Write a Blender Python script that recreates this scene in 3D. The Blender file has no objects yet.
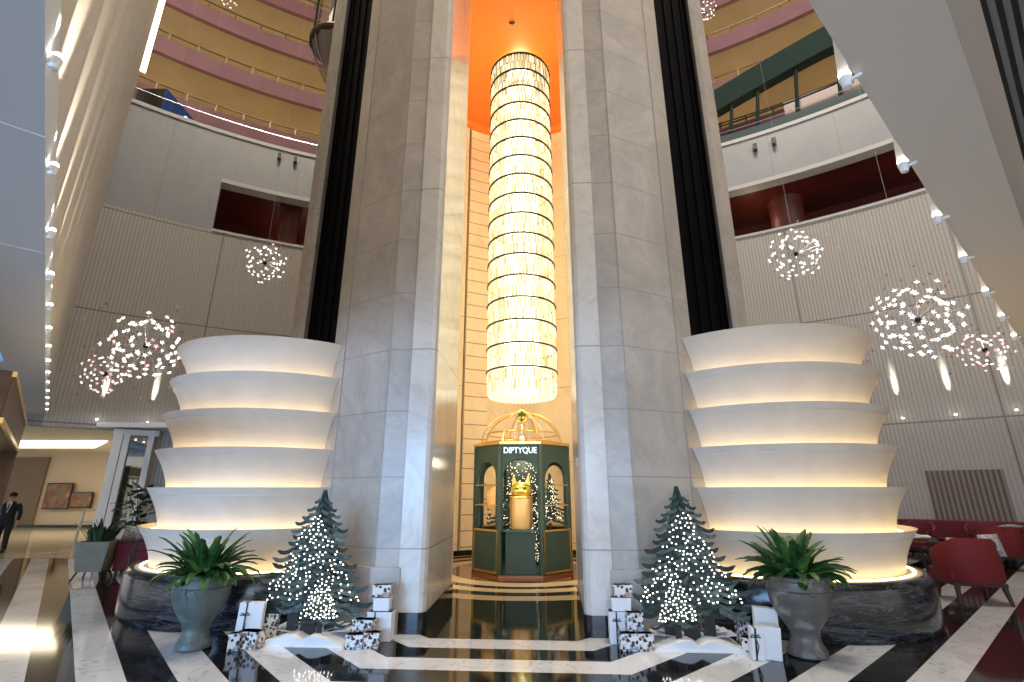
import bpy, bmesh, math, random
from mathutils import Vector, Matrix
random.seed(7)
PI = math.pi
R = math.radians
SC = bpy.context.scene
COL = SC.collection

# ------------------------------------------------------------------ camera
CAM = Vector((0.55, 0.0, 1.70)); YAW = R(3.8); PITCH = R(17.0); F = 490.0
cd = bpy.data.cameras.new('camera'); cam = bpy.data.objects.new('camera', cd); COL.objects.link(cam)
cam.location = CAM; cam.rotation_euler = (PI/2 + PITCH, 0, YAW)
cd.sensor_width = 36.0; cd.lens = 36.0*F/1024.0; cd.clip_start = 0.05; cd.clip_end = 200
SC.camera = cam
SC.view_settings.view_transform = 'Standard'; SC.view_settings.look = 'None'
SC.view_settings.gamma = 1.0; SC.view_settings.use_curve_mapping = False
SC.view_settings.exposure = 0.0

# ------------------------------------------------------------------ world and added lamps
w = bpy.data.worlds.new('world'); SC.world = w; w.use_nodes = True
bg = w.node_tree.nodes['Background']; bg.inputs[0].default_value = (1.0, 0.95, 0.90, 1); bg.inputs[1].default_value = 1.15

def lamp(name, kind, loc, energy, color, **kw):
    l = bpy.data.lights.new(name, kind); l.energy = energy; l.color = color
    for k, v in kw.items():
        if k not in ('to',): setattr(l, k, v)
    o = bpy.data.objects.new(name, l); COL.objects.link(o); o.location = loc
    if 'to' in kw:
        o.rotation_euler = (Vector(kw['to'])-Vector(loc)).to_track_quat('-Z', 'Y').to_euler()
    return o
# added blue fill lamps, unseen: daylight assumed behind and left of the camera
lamp('window_daylight', 'AREA', (-9, -7, 3.0), 520, (0.26, 0.54, 1.0), to=(-3.6, 8, 1.8), shape='RECTANGLE', size=12, size_y=5.0, spread=R(75))
lamp('entrance_daylight', 'AREA', (0.5, -8, 2.4), 55, (0.50, 0.70, 1.0), to=(0.3, 8, 1.4), shape='RECTANGLE', size=5, size_y=3.0, spread=R(60))
# added warm fill lamps high in the atrium, unseen, no fittings built
lamp('atrium_lamp_west', 'AREA', (-6.5, 6.5, 27), 3200, (1.0, 0.88, 0.72), to=(-8, 12, 5), shape='DISK', size=5)
lamp('atrium_lamp_east', 'AREA', (6.5, 6.5, 27), 2700, (1.0, 0.88, 0.72), to=(8, 12, 5), shape='DISK', size=5)
# added warm fill lamps, unseen, that brighten the niche round the crystal chandelier
for sg in (-1, 1):
    lamp('niche_cove_lamp', 'AREA', (sg*1.45, 9.58, 7.0), 150, (1.0, 0.86, 0.60), to=(-sg*.6, 13.5, 7.0), shape='RECTANGLE', size=.12, size_y=12.5)
lamp('niche_lamp', 'POINT', (0, 11.9, 14.05), 125, (1.0, 0.80, 0.50), shadow_soft_size=0.12)  # hidden lamp added above the chandelier to light the orange ceiling

def cw(Xc, Yc, z=0.0):
    s, c = math.sin(YAW), math.cos(YAW)
    return Vector((CAM.x + Xc*c - Yc*s, Xc*s + Yc*c, z))
def at(px, py, Yc=None, z=None):
    """pixel of the photograph -> point of the hall at a forward distance Yc or at height z"""
    v = py-341.0; u = px-512.0
    fwd = F*math.cos(PITCH)+v*math.sin(PITCH); up = F*math.sin(PITCH)-v*math.cos(PITCH)
    if Yc is None: Yc = (z-CAM.z)*fwd/up
    return cw(u*Yc/fwd, Yc, CAM.z+Yc*up/fwd)

# ------------------------------------------------------------------ materials
def newmat(name):
    m = bpy.data.materials.new(name); m.use_nodes = True
    nt = m.node_tree; b = nt.nodes['Principled BSDF']
    return m, nt, b
def col4(c): return (c[0], c[1], c[2], 1)
def mat(name, c, rough=0.5, metal=0.0, emis=None, es=0.0, noise=0.0, nscale=8.0, coat=0.0, trans=0.0, bump=0.0, spec=None):
    m, nt, b = newmat(name)
    b.inputs['Base Color'].default_value = col4(c); b.inputs['Roughness'].default_value = rough
    b.inputs['Metallic'].default_value = metal
    if coat: b.inputs['Coat Weight'].default_value = coat
    if trans: b.inputs['Transmission Weight'].default_value = trans
    if spec is not None: b.inputs['Specular IOR Level'].default_value = spec
    if emis: b.inputs['Emission Color'].default_value = col4(emis); b.inputs['Emission Strength'].default_value = es
    if noise or bump:
        tc = nt.nodes.new('ShaderNodeTexCoord'); n = nt.nodes.new('ShaderNodeTexNoise')
        n.inputs['Scale'].default_value = nscale; n.inputs['Detail'].default_value = 5
        nt.links.new(tc.outputs['Object'], n.inputs['Vector'])
        if noise:
            r = nt.nodes.new('ShaderNodeValToRGB')
            r.color_ramp.elements[0].position = .3; r.color_ramp.elements[1].position = .7
            r.color_ramp.elements[0].color = col4([x*(1-noise) for x in c]); r.color_ramp.elements[1].color = col4([min(1, x*(1+noise)) for x in c])
            nt.links.new(n.outputs['Fac'], r.inputs['Fac']); nt.links.new(r.outputs['Color'], b.inputs['Base Color'])
        if bump:
            bp = nt.nodes.new('ShaderNodeBump'); bp.inputs['Strength'].default_value = bump; bp.inputs['Distance'].default_value = .02
            nt.links.new(n.outputs['Fac'], bp.inputs['Height']); nt.links.new(bp.outputs['Normal'], b.inputs['Normal'])
    return m
class NG:
    """tiny node-graph helper"""
    def __init__(s, nt): s.nt = nt
    def new(s, t, **kw):
        n = s.nt.nodes.new(t)
        for k, v in kw.items(): setattr(n, k, v)
        return n
    def put(s, sock, v):
        if hasattr(v, 'is_linked') or isinstance(v, bpy.types.NodeSocket): s.nt.links.new(v, sock)
        else: sock.default_value = v
    def math(s, op, a, b=0.0, c=None):
        n = s.new('ShaderNodeMath', operation=op); s.put(n.inputs[0], a); s.put(n.inputs[1], b)
        if c is not None: s.put(n.inputs[2], c)
        return n.outputs[0]
    def mix(s, f, a, b):
        n = s.new('ShaderNodeMix', data_type='RGBA'); s.put(n.inputs[0], f); s.put(n.inputs[6], a); s.put(n.inputs[7], b)
        return n.outputs[2]
    def noise(s, vec, scale, detail=5, dist=0.0, rough=.55):
        n = s.new('ShaderNodeTexNoise'); s.put(n.inputs['Vector'], vec); n.inputs['Scale'].default_value = scale
        n.inputs['Detail'].default_value = detail; n.inputs['Distortion'].default_value = dist; n.inputs['Roughness'].default_value = rough
        return n.outputs['Fac']
    def step(s, x, lo, hi):
        n = s.new('ShaderNodeMapRange'); s.put(n.inputs[0], x); n.inputs[1].default_value = lo; n.inputs[2].default_value = hi
        return n.outputs[0]
def veins(g, vec, scale, width=.035, dist=1.2):
    """thin wandering veins: 1 on a vein"""
    f = g.noise(vec, scale, 6, dist)
    d = g.math('ABSOLUTE', g.math('SUBTRACT', f, .5))
    return g.step(d, width, 0.0)
def marble(name, c1, c2, cv, scale=1.0, rough=.25, vw=.02, joint=None, jc=(.25, .23, .21), jx=None, va=.6):
    m, nt, b = newmat(name); g = NG(nt)
    tc = g.new('ShaderNodeTexCoord'); V = tc.outputs['Object']
    base = g.mix(g.step(g.noise(V, .9*scale, 8, .8, .68), .36, .64), col4(c1), col4(c2))
    base = g.mix(g.math('MULTIPLY', g.step(g.noise(V, 3.2*scale, 8, 1.6, .7), .50, .72), .6), base, col4(cv))
    base = g.mix(g.math('MULTIPLY', veins(g, V, .9*scale, vw), va), base, col4(cv))
    base = g.mix(g.math('MULTIPLY', veins(g, V, 2.6*scale, vw*.7), va*.45), base, col4(cv))
    if joint:
        uv = g.new('ShaderNodeSeparateXYZ'); g.put(uv.inputs[0], tc.outputs['UV'])
        fz = g.math('FRACT', g.math('DIVIDE', g.math('SUBTRACT', uv.outputs[1], joint[1]), joint[0]))
        jz = g.math('LESS_THAN', fz, joint[2]/joint[0])
        if jx:
            fx = g.math('FRACT', g.math('DIVIDE', g.math('SUBTRACT', uv.outputs[0], jx[1]), jx[0]))
            jz = g.math('MAXIMUM', jz, g.math('LESS_THAN', fx, joint[2]/jx[0]))
        base = g.mix(g.math('MULTIPLY', jz, .75), base, col4(jc))
    g.put(b.inputs['Base Color'], base); b.inputs['Roughness'].default_value = rough
    return m
def fluted(name, c1, c2, pitch, joints, jc, rough=.6):
    m, nt, b = newmat(name); g = NG(nt)
    tc = g.new('ShaderNodeTexCoord'); uv = g.new('ShaderNodeSeparateXYZ'); g.put(uv.inputs[0], tc.outputs['UV'])
    fx = g.math('FRACT', g.math('DIVIDE', uv.outputs[0], pitch))
    tri = g.math('ABSOLUTE', g.math('SUBTRACT', g.math('MULTIPLY', fx, 2.0), 1.0))
    base = g.mix(g.step(tri, .35, .65), col4(c1), col4(c2))
    n = g.noise(tc.outputs['Object'], .5, 4, .3)
    base = g.mix(g.math('MULTIPLY', g.step(n, .3, .8), .25), base, col4([x*.75 for x in c1]))
    sx, ox, sz, oz = joints
    j = g.math('LESS_THAN', g.math('FRACT', g.math('DIVIDE', g.math('SUBTRACT', uv.outputs[0], ox), sx)), .045/sx)
    j = g.math('MAXIMUM', j, g.math('LESS_THAN', g.math('FRACT', g.math('DIVIDE', g.math('SUBTRACT', uv.outputs[1], oz), sz)), .045/sz))
    base = g.mix(g.math('MULTIPLY', j, .8), base, col4(jc))
    g.put(b.inputs['Base Color'], base); b.inputs['Roughness'].default_value = rough
    bp = g.new('ShaderNodeBump'); bp.inputs['Strength'].default_value = .5; bp.inputs['Distance'].default_value = .03
    g.put(bp.inputs['Height'], tri); g.put(b.inputs['Normal'], bp.outputs[0])
    return m
def emitter(name, c, s):
    m = bpy.data.materials.new(name); m.use_nodes = True; nt = m.node_tree
    nt.nodes.remove(nt.nodes['Principled BSDF']); e = nt.nodes.new('ShaderNodeEmission')
    e.inputs[0].default_value = col4(c); e.inputs[1].default_value = s
    nt.links.new(e.outputs[0], nt.nodes['Material Output'].inputs[0]); return m
def glass(name, tint, alpha=.25, rough=.03):
    """thin glass sheet: part see-through, part gloss"""
    m = bpy.data.materials.new(name); m.use_nodes = True; nt = m.node_tree; nt.nodes.remove(nt.nodes['Principled BSDF'])
    t = nt.nodes.new('ShaderNodeBsdfTransparent'); t.inputs[0].default_value = col4(tint)
    gl = nt.nodes.new('ShaderNodeBsdfGlossy'); gl.inputs['Roughness'].default_value = rough
    mx = nt.nodes.new('ShaderNodeMixShader'); mx.inputs[0].default_value = alpha
    nt.links.new(t.outputs[0], mx.inputs[1]); nt.links.new(gl.outputs[0], mx.inputs[2]); nt.links.new(mx.outputs[0], nt.nodes['Material Output'].inputs[0])
    return m

M = {}
M['pier'] = marble('pier_marble', (.46, .42, .375), (.33, .30, .265), (.30, .28, .265), .8, .30, .03, joint=(.9, .07, .018), va=.35)
M['pier_pale'] = marble('pale_polished_marble', (.62, .58, .52), (.56, .52, .47), (.42, .38, .34), .6, .19, .02, joint=(2.7, .97, .02), va=.3)
M['black_stone'] = mat('black_skirting_stone', (.008, .008, .009), .12)
M['shaft_glass'] = mat('black_shaft_glass', (.002, .002, .003), .5, spec=.02)
M['shaft_track'] = mat('black_track', (.003, .003, .003), .6, spec=.03)
M['frame_stone'] = marble('frame_stone', (.38, .335, .29), (.32, .285, .245), (.2, .18, .16), 1, .4, .01)
M['shaft_rail'] = mat('dark_steel', (.02, .02, .022), .35, .8)
M['wall_fluted'] = fluted('fluted_wall_panels', (.44, .42, .395), (.385, .365, .345), .10, (4.3, 1.1, 3.55, 0.05), (.13, .12, .11))
M['wall_smooth'] = marble('smooth_wall_stone', (.29, .305, .33), (.26, .275, .30), (.33, .32, .32), .6, .45, .01, joint=(20, -3, .03), jx=(2.15, 1.1), jc=(.22, .21, .21), va=.3)
M['ledge'] = mat('pale_ledge', (.46, .46, .46), .5)
M['slat'] = fluted('slatted_grille', (.27, .22, .19), (.10, .08, .075), .115, (99, 50, 99, 50), (.1, .1, .1))
M['maroon'] = mat('maroon_paint', (.10, .016, .011), .35, noise=.3, nscale=.6)
M['maroon_col'] = mat('maroon_column', (.12, .028, .020), .4, noise=.3, nscale=1.5)
M['fascia_pink'] = mat('plum_fascia', (.17, .075, .10), .7, noise=.12, nscale=1)
M['soffit_under'] = mat('tan_soffit', (.34, .27, .20), .7, noise=.08, nscale=.7)  # cream soffit darkened: the shade under the balconies is in its colour
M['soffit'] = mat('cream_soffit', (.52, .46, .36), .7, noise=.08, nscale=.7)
M['warm_strip'] = emitter('corridor_lamp_strip', (1.0, .74, .32), 15.0)
M['rail_metal'] = mat('bronze_rail', (.10, .07, .05), .4, .6)
M['steel'] = mat('steel', (.55, .56, .58), .25, 1.0)
M['teal_glass'] = mat('teal_glass_balustrade', (.045, .075, .085), .12)
M['green_metal'] = mat('green_painted_steel', (.018, .034, .031), .8, spec=.1)
M['orange'] = mat('orange_ceiling', (1.0, .26, .035), .45)
M['cream_wall'] = marble('cream_niche_stone', (.90, .76, .54), (.86, .71, .49), (.70, .54, .36), .5, .22, .008, joint=(2.2, .3, .02), jc=(.45, .3, .15), va=.3)
M['cream_boards'] = marble('cream_niche_boards', (.92, .78, .56), (.87, .72, .50), (.72, .56, .38), .5, .3, .006, joint=(.42, .2, .03), jc=(.25, .14, .06), va=.2)
M['plaster'] = mat('cream_drum_plaster', (.62, .57, .50), .55, noise=.05, nscale=3, bump=.15)
M['drum_top'] = mat('drum_light_deck', (.62, .56, .48), .5)
M['led'] = emitter('drum_led', (1.0, .72, .32), 12.5)
M['base_dark'] = None
M['ceiling'] = mat('grey_ceiling_paint', (.74, .70, .65), .6)
M['ceiling_blue'] = mat('pale_ceiling_paint', (.62, .66, .70), .6)
M['beam'] = mat('beige_beam', (.62, .54, .45), .6)
M['pleat'] = mat('pleated_wall_plaster', (.60, .55, .48), .5, noise=.06, nscale=2)
M['white'] = mat('white_paint', (.80, .79, .77), .45)
M['black'] = mat('black_paint', (.012, .012, .013), .4)
M['gold'] = mat('gold_metal', (.80, .55, .18), .28, 1.0)
M['gold_bright'] = mat('bright_gold', (.98, .74, .14), .25, .55)
M['kiosk'] = mat('kiosk_green', (.022, .050, .042), .55)
M['kiosk_trim'] = mat('kiosk_green_trim', (.02, .085, .065), .4)
M['sign_white'] = emitter('sign_letters', (.85, .95, 1.0), 1.6)
M['bulb'] = emitter('fairy_bulb', (1.0, .95, .86), 9.0)
M['bulb_warm'] = emitter('warm_fairy_bulb', (1.0, .88, .62), 5.0)
M['star'] = emitter('burst_star', (1.0, .95, .90), 2.6)
M['star_pink'] = emitter('pink_burst_star', (1.0, .55, .55), 2.0)
M['lamp_face'] = emitter('uplight_lens', (1.0, .95, .85), 22.0)
M['copper'] = mat('copper_plinth', (.22, .09, .04), .45, .6)
M['amber'] = mat('amber_body', (.78, .50, .20), .3, .1)
M['leaf'] = mat('fern_green', (.024, .085, .020), .45, noise=.5, nscale=7)
M['leaf_tip'] = mat('fern_light_green', (.075, .16, .035), .45, noise=.35, nscale=9)
M['leaf_dark'] = mat('dark_leaf', (.02, .055, .02), .5, noise=.4, nscale=9)
M['tree_a'] = mat('printed_fir_green', (.036, .062, .052), .7, noise=.6, nscale=22)
M['tree_b'] = mat('printed_fir_dark', (.013, .025, .021), .7, noise=.6, nscale=22)
M['tree_c'] = mat('printed_fir_light', (.075, .105, .090), .7, noise=.5, nscale=30)
M['trunk'] = mat('trunk_dark', (.018, .014, .012), .7)
M['paper'] = mat('book_paper', (.72, .74, .76), .6)
M['box_white'] = mat('white_card', (.74, .74, .75), .5)
M['ribbon'] = mat('black_ribbon', (.008, .008, .01), .3)
M['soil'] = mat('soil', (.02, .015, .01), .9)
M['wood_dark'] = mat('dark_wood', (.035, .014, .010), .6, noise=.3, nscale=8)
M['red_fabric'] = mat('red_upholstery', (.17, .006, .009), .7, noise=.1, nscale=30)
M['wine_fabric'] = mat('wine_upholstery', (.13, .008, .018), .7, noise=.1, nscale=20)
M['silver_fabric'] = mat('silver_patterned_fabric', (.32, .32, .33), .5, noise=.8, nscale=24)
M['planter'] = mat('grey_green_planter', (.24, .22, .16), .6, noise=.1, nscale=10)
M['bronze'] = mat('bronze_cladding', (.11, .06, .03), .45, .5, noise=.3, nscale=4)
M['blue_panel'] = mat('blue_panel', (.012, .06, .26), .45)
M['skin'] = mat('skin', (.55, .34, .25), .55)
M['suit'] = mat('black_suit', (.012, .013, .018), .7)
M['hair'] = mat('black_hair', (.01, .009, .009), .5)
M['shirt'] = mat('white_shirt', (.75, .75, .75), .7)
M['cove'] = emitter('cove_light', (1.0, .86, .60), 5.5)
M['blue_cove'] = emitter('blue_skylight_strip', (.22, .46, .80), .75)
M['wall_cream'] = mat('cream_corridor_wall', (.60, .50, .38), .6)
M['wall_brown'] = mat('brown_panel', (.20, .145, .10), .6)
M['corr_floor'] = mat('cream_polished_floor', (.50, .45, .33), .12, noise=.2, nscale=1.2)
M['glass'] = glass('clear_glass', (.94, .97, .97), .10)
M['dark_glass'] = glass('dark_green_glass', (.20, .28, .27), .3)
M['cab_glass'] = glass('elevator_cab_glass', (.90, .86, .82), .22, .08)
M['crystal_dark'] = mat('crystal_gap', (.42, .34, .12), .4)

def floor_mat():
    m, nt, b = newmat('striped_floor'); g = NG(nt)
    tc = g.new('ShaderNodeTexCoord'); V = tc.outputs['Object']
    s = g.new('ShaderNodeSeparateXYZ'); g.put(s.inputs[0], V); x, y = s.outputs[0], s.outputs[1]
    t = g.math('SUBTRACT', 8.77, y)
    d = g.math('MAXIMUM', t, g.math('MULTIPLY', g.math('ADD', g.math('ABSOLUTE', x), t), .70711))
    d = g.math('SUBTRACT', d, 2.155)
    band = g.math('LESS_THAN', g.math('FRACT', g.math('DIVIDE', d, .718)), .5)
    band = g.math('MULTIPLY', band, g.math('GREATER_THAN', d, 0.0))
    yy = g.math('SUBTRACT', y, 12.0)
    r = g.math('SQRT', g.math('ADD', g.math('MULTIPLY', x, x), g.math('MULTIPLY', yy, yy)))
    ring = None
    for a, c in ((2.86, 3.22), (2.24, 2.56), (1.62, 2.02)):
        q = g.math('MULTIPLY', g.math('GREATER_THAN', r, a), g.math('LESS_THAN', r, c))
        ring = q if ring is None else g.math('ADD', ring, q)
    n = g.step(g.noise(V, 1.1, 5, .8), .3, .7)
    white = g.mix(n, (.74, .75, .77, 1), (.56, .58, .62, 1))
    white = g.mix(g.math('MULTIPLY', veins(g, V, 1.3, .012, 1.5), .55), white, (.22, .23, .26, 1))
    black = g.mix(veins(g, V, 2.2, .01, 1.5), (.008, .008, .009, 1), (.035, .032, .03, 1))
    out = g.mix(band, black, white)
    out = g.mix(ring, out, (.80, .64, .42, 1))
    out = g.mix(g.math('LESS_THAN', r, 1.5), out, (.20, .07, .035, 1))
    g.put(b.inputs['Base Color'], out); b.inputs['Roughness'].default_value = .07
    b.inputs['Specular IOR Level'].default_value = .75
    return m
M['floor'] = floor_mat()
def dark_marble():
    m, nt, b = newmat('swirled_dark_marble'); g = NG(nt)
    tc = g.new('ShaderNodeTexCoord')
    mp_ = g.new('ShaderNodeMapping'); g.put(mp_.inputs[0], tc.outputs['Object']); mp_.inputs['Scale'].default_value = (.9, .9, 5.5); mp_.inputs['Rotation'].default_value = (.12, .2, 0)
    f1 = g.noise(mp_.outputs[0], 1.6, 7, 1.4, .62)
    c = g.mix(g.step(f1, .50, .74), (.010, .011, .013, 1), (.085, .095, .11, 1))
    c = g.mix(g.math('MULTIPLY', veins(g, mp_.outputs[0], 2.2, .02, 1.0), .5), c, (.15, .16, .18, 1))
    g.put(b.inputs['Base Color'], c); b.inputs['Roughness'].default_value = .18
    return m
M['base_dark'] = dark_marble()
def print_mat(name, dark, mid):
    m, nt, b = newmat(name); g = NG(nt)
    tc = g.new('ShaderNodeTexCoord'); v = g.new('ShaderNodeTexVoronoi'); g.put(v.inputs['Vector'], tc.outputs['Object'])
    v.inputs['Scale'].default_value = 24; v.inputs['Randomness'].default_value = .9
    c = g.mix(g.step(v.outputs['Distance'], .50, .44), (.70, .69, .66, 1), col4(dark))
    n = g.noise(tc.outputs['Object'], 14, 3)
    c = g.mix(g.math('MULTIPLY', g.math('GREATER_THAN', n, .56), .85), c, col4(mid))
    g.put(b.inputs['Base Color'], c); b.inputs['Roughness'].default_value = .5
    return m
M['print_warm'] = print_mat('gift_print_warm', (.02, .018, .02), (.28, .17, .11))
M['print_blue'] = print_mat('gift_print_blue', (.02, .025, .035), (.20, .30, .40))
M['print_plum'] = print_mat('gift_print_plum', (.05, .02, .05), (.20, .12, .2))
def painting_mat():
    m, nt, b = newmat('painting_canvas'); g = NG(nt); tc = g.new('ShaderNodeTexCoord')
    n = g.new('ShaderNodeTexNoise'); g.put(n.inputs['Vector'], tc.outputs['Object']); n.inputs['Scale'].default_value = 3.2; n.inputs['Detail'].default_value = 6
    r = g.new('ShaderNodeValToRGB'); g.put(r.inputs[0], n.outputs['Fac']); e = r.color_ramp.elements
    e[0].position = .3; e[0].color = (.04, .06, .06, 1); e[1].position = .75; e[1].color = (.5, .32, .16, 1)
    for p, c in ((.42, (.25, .08, .04, 1)), (.5, (.12, .15, .12, 1)), (.6, (.35, .12, .05, 1))):
        k = e.new(p); k.color = c
    g.put(b.inputs['Base Color'], r.outputs[0]); return m
M['painting'] = painting_mat()
def pot_mat(name, c, stain):
    m, nt, b = newmat(name); g = NG(nt); tc = g.new('ShaderNodeTexCoord'); V = tc.outputs['Object']
    k = g.mix(g.step(g.noise(V, 3.5, 6, .4), .35, .65), col4(c), col4([q*.7 for q in c]))
    k = g.mix(g.math('MULTIPLY', g.step(g.noise(V, 6.0, 6, .8), .56, .66), .6), k, col4(stain))
    g.put(b.inputs['Base Color'], k); b.inputs['Roughness'].default_value = .38
    bp = g.new('ShaderNodeBump'); bp.inputs['Strength'].default_value = .3; bp.inputs['Distance'].default_value = .02
    g.put(bp.inputs['Height'], g.noise(V, 12, 5)); g.put(b.inputs['Normal'], bp.outputs[0]); return m
M['pot_blue'] = pot_mat('weathered_blue_green_pot', (.10, .13, .12), (.20, .235, .215))
M['pot_grey'] = pot_mat('weathered_grey_pot', (.12, .112, .10), (.34, .32, .29))
def crystal(name, c, s, tr):
    m, nt, b = newmat(name)
    b.inputs['Base Color'].default_value = (.35, .30, .20, 1); b.inputs['Roughness'].default_value = .2
    b.inputs['Emission Color'].default_value = col4(c); b.inputs['Emission Strength'].default_value = s
    return m
M['crystal_a'] = crystal('lit_crystal', (1.0, .88, .48), .62, 0)
M['crystal_b'] = crystal('pale_lit_crystal', (1.0, .95, .70), .88, 0)
M['crystal_c'] = crystal('deep_lit_crystal', (.95, .74, .30), .50, 0)
M['crystal_core'] = emitter('chandelier_lamp_core', (1.0, .84, .52), 5.0)

# ------------------------------------------------------------------ mesh builder
class MB:
    def __init__(s): s.v = []; s.f = []; s.uv = []; s.mi = []
    def add(s, vs, fs, uvs=None, mi=0):
        o = len(s.v); s.v += [tuple(p) for p in vs]
        for i, f in enumerate(fs):
            s.f.append(tuple(o+k for k in f)); s.mi.append(mi)
            s.uv.append(uvs[i] if uvs else [(0, 0)]*len(f))
        return s
    def box(s, c, d, rz=0, rx=0, ry=0, mi=0):
        m = Matrix.Translation(c) @ Matrix.Rotation(rz, 4, 'Z') @ Matrix.Rotation(ry, 4, 'Y') @ Matrix.Rotation(rx, 4, 'X')
        vs = [m @ Vector((d[0]/2*a, d[1]/2*b, d[2]/2*e)) for a in (-1, 1) for b in (-1, 1) for e in (-1, 1)]
        return s.add(vs, [(0, 1, 3, 2), (4, 6, 7, 5), (0, 4, 5, 1), (2, 3, 7, 6), (0, 2, 6, 4), (1, 5, 7, 3)], mi=mi)
    def prism(s, poly, z0, z1, mi=0, m=None, u0=0.0):
        n = len(poly); vs = [Vector((p[0], p[1], z0)) for p in poly]+[Vector((p[0], p[1], z1)) for p in poly]
        fs = []; uvs = []; u = u0
        for i in range(n):
            j = (i+1) % n; L = math.dist(poly[i][:2], poly[j][:2])
            fs.append((i, j, n+j, n+i)); uvs.append([(u, z0), (u+L, z0), (u+L, z1), (u, z1)]); u += L
        fs.append(tuple(range(n-1, -1, -1))); uvs.append([(poly[i][0], poly[i][1]) for i in range(n-1, -1, -1)])
        fs.append(tuple(range(n, 2*n))); uvs.append([(p[0], p[1]) for p in poly])
        if m is not None: vs = [m @ p for p in vs]
        return s.add(vs, fs, uvs, mi)
    def tube(s, pts, rad, n=8, mi=0, cap=True):
        pts = [Vector(p) for p in pts]; k = len(pts)
        if not hasattr(rad, '__len__'): rad = [rad]*k
        rings = []; ref = None
        for i in range(k):
            t = (pts[min(i+1, k-1)]-pts[max(i-1, 0)]).normalized()
            if ref is None: ref = t.orthogonal().normalized()
            ref = (ref-t*ref.dot(t)); ref = ref.normalized() if ref.length > 1e-6 else t.orthogonal().normalized()
            b = t.cross(ref); rings.append([pts[i]+(ref*math.cos(2*PI*j/n)+b*math.sin(2*PI*j/n))*rad[i] for j in range(n)])
        vs = [p for r in rings for p in r]; fs = []
        for i in range(k-1):
            for j in range(n):
                fs.append((i*n+j, i*n+(j+1) % n, (i+1)*n+(j+1) % n, (i+1)*n+j))
        if cap: fs += [tuple(range(n-1, -1, -1)), tuple((k-1)*n+j for j in range(n))]
        return s.add(vs, fs, mi=mi)
    def lathe(s, prof, c=(0, 0, 0), n=32, a0=0.0, a1=2*PI, mi=0, sx=1, sy=1, closed=False):
        full = abs(a1-a0-2*PI) < 1e-6; m = n if full else n+1; c = Vector(c)
        vs = [c+Vector((r*math.cos(a0+(a1-a0)*j/n)*sx, r*math.sin(a0+(a1-a0)*j/n)*sy, z)) for r, z in prof for j in range(m)]
        fs = []; uvs = []; k = len(prof); rng = range(k if closed else k-1)
        for i in rng:
            i2 = (i+1) % k
            for j in range(n):
                j2 = (j+1) % m
                fs.append((i*m+j, i*m+j2, i2*m+j2, i2*m+j))
                ua = (a0+(a1-a0)*j/n)*prof[i][0]; ub = (a0+(a1-a0)*(j+1)/n)*prof[i][0]
                uvs.append([(ua, prof[i][1]), (ub, prof[i][1]), (ub, prof[i2][1]), (ua, prof[i2][1])])
        if closed and not full:
            fs.append(tuple(i*m for i in range(k))); fs.append(tuple(i*m+n for i in range(k-1, -1, -1)))
            uvs += [[(p[0], p[1]) for p in prof]]*2
        return s.add(vs, fs, uvs, mi)
    def ball(s, c, r, n=12, m=8, sc=(1, 1, 1), mi=0):
        c = Vector(c); vs = [c+Vector((0, 0, -r*sc[2]))]
        for i in range(1, m):
            a = -PI/2+PI*i/m
            for j in range(n):
                b = 2*PI*j/n; vs.append(c+Vector((r*math.cos(a)*math.cos(b)*sc[0], r*math.cos(a)*math.sin(b)*sc[1], r*math.sin(a)*sc[2])))
        vs.append(c+Vector((0, 0, r*sc[2]))); fs = []; L = len(vs)-1
        for j in range(n): fs.append((0, 1+(j+1) % n, 1+j))
        for i in range(m-2):
            for j in range(n): fs.append((1+i*n+j, 1+i*n+(j+1) % n, 1+(i+1)*n+(j+1) % n, 1+(i+1)*n+j))
        for j in range(n): fs.append((1+(m-2)*n+j, 1+(m-2)*n+(j+1) % n, L))
        return s.add(vs, fs, mi=mi)
    def mesh(s, name, mats):
        me = bpy.data.meshes.new(name); me.from_pydata(s.v, [], s.f); me.update()
        uvl = me.uv_layers.new(name='UVMap'); k = 0
        flat = []
        for u in s.uv:
            for p in u: flat += [p[0], p[1]]
        if len(flat) == 2*len(me.loops): uvl.data.foreach_set('uv', flat)
        if not isinstance(mats, (list, tuple)): mats = [mats]
        for m in mats: me.materials.append(m)
        if len(mats) > 1: me.polygons.foreach_set('material_index', s.mi)
        bm = bmesh.new(); bm.from_mesh(me); bmesh.ops.recalc_face_normals(bm, faces=bm.faces); bm.to_mesh(me); bm.free()
        return me
    def build(s, name, mats, parent=None, smooth=False, bevel=0, loc=(0, 0, 0), rot=None):
        me = s.mesh(name, mats)
        return obj(name, me, parent, smooth, bevel, loc, rot)
def obj(name, me, parent=None, smooth=False, bevel=0, loc=(0, 0, 0), rot=None):
    o = bpy.data.objects.new(name, me); COL.objects.link(o); o.location = loc
    if rot is not None: o.rotation_euler = rot
    if parent: o.parent = parent
    if smooth:
        me.polygons.foreach_set('use_smooth', [True]*len(me.polygons))
        try: me.set_sharp_from_angle(angle=R(40))
        except Exception: pass
    if bevel:
        b = o.modifiers.new('bevel', 'BEVEL'); b.width = bevel; b.segments = 2; b.limit_method = 'ANGLE'
    return o
def tag(o, label=None, cat=None, group=None, kind=None):
    if label: o['label'] = label
    if cat: o['category'] = cat
    if group: o['group'] = group
    if kind: o['kind'] = kind
    return o
def thing(name, label, cat, loc=(0, 0, 0), rz=0, group=None):
    o = bpy.data.objects.new(name, None); COL.objects.link(o); o.location = loc; o.rotation_euler = (0, 0, rz)
    o.empty_display_size = .1
    return tag(o, label, cat, group)
def struct(name, mb, m, **kw):
    o = mb.build(name, m, **kw); o['kind'] = 'structure'; return o
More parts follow.
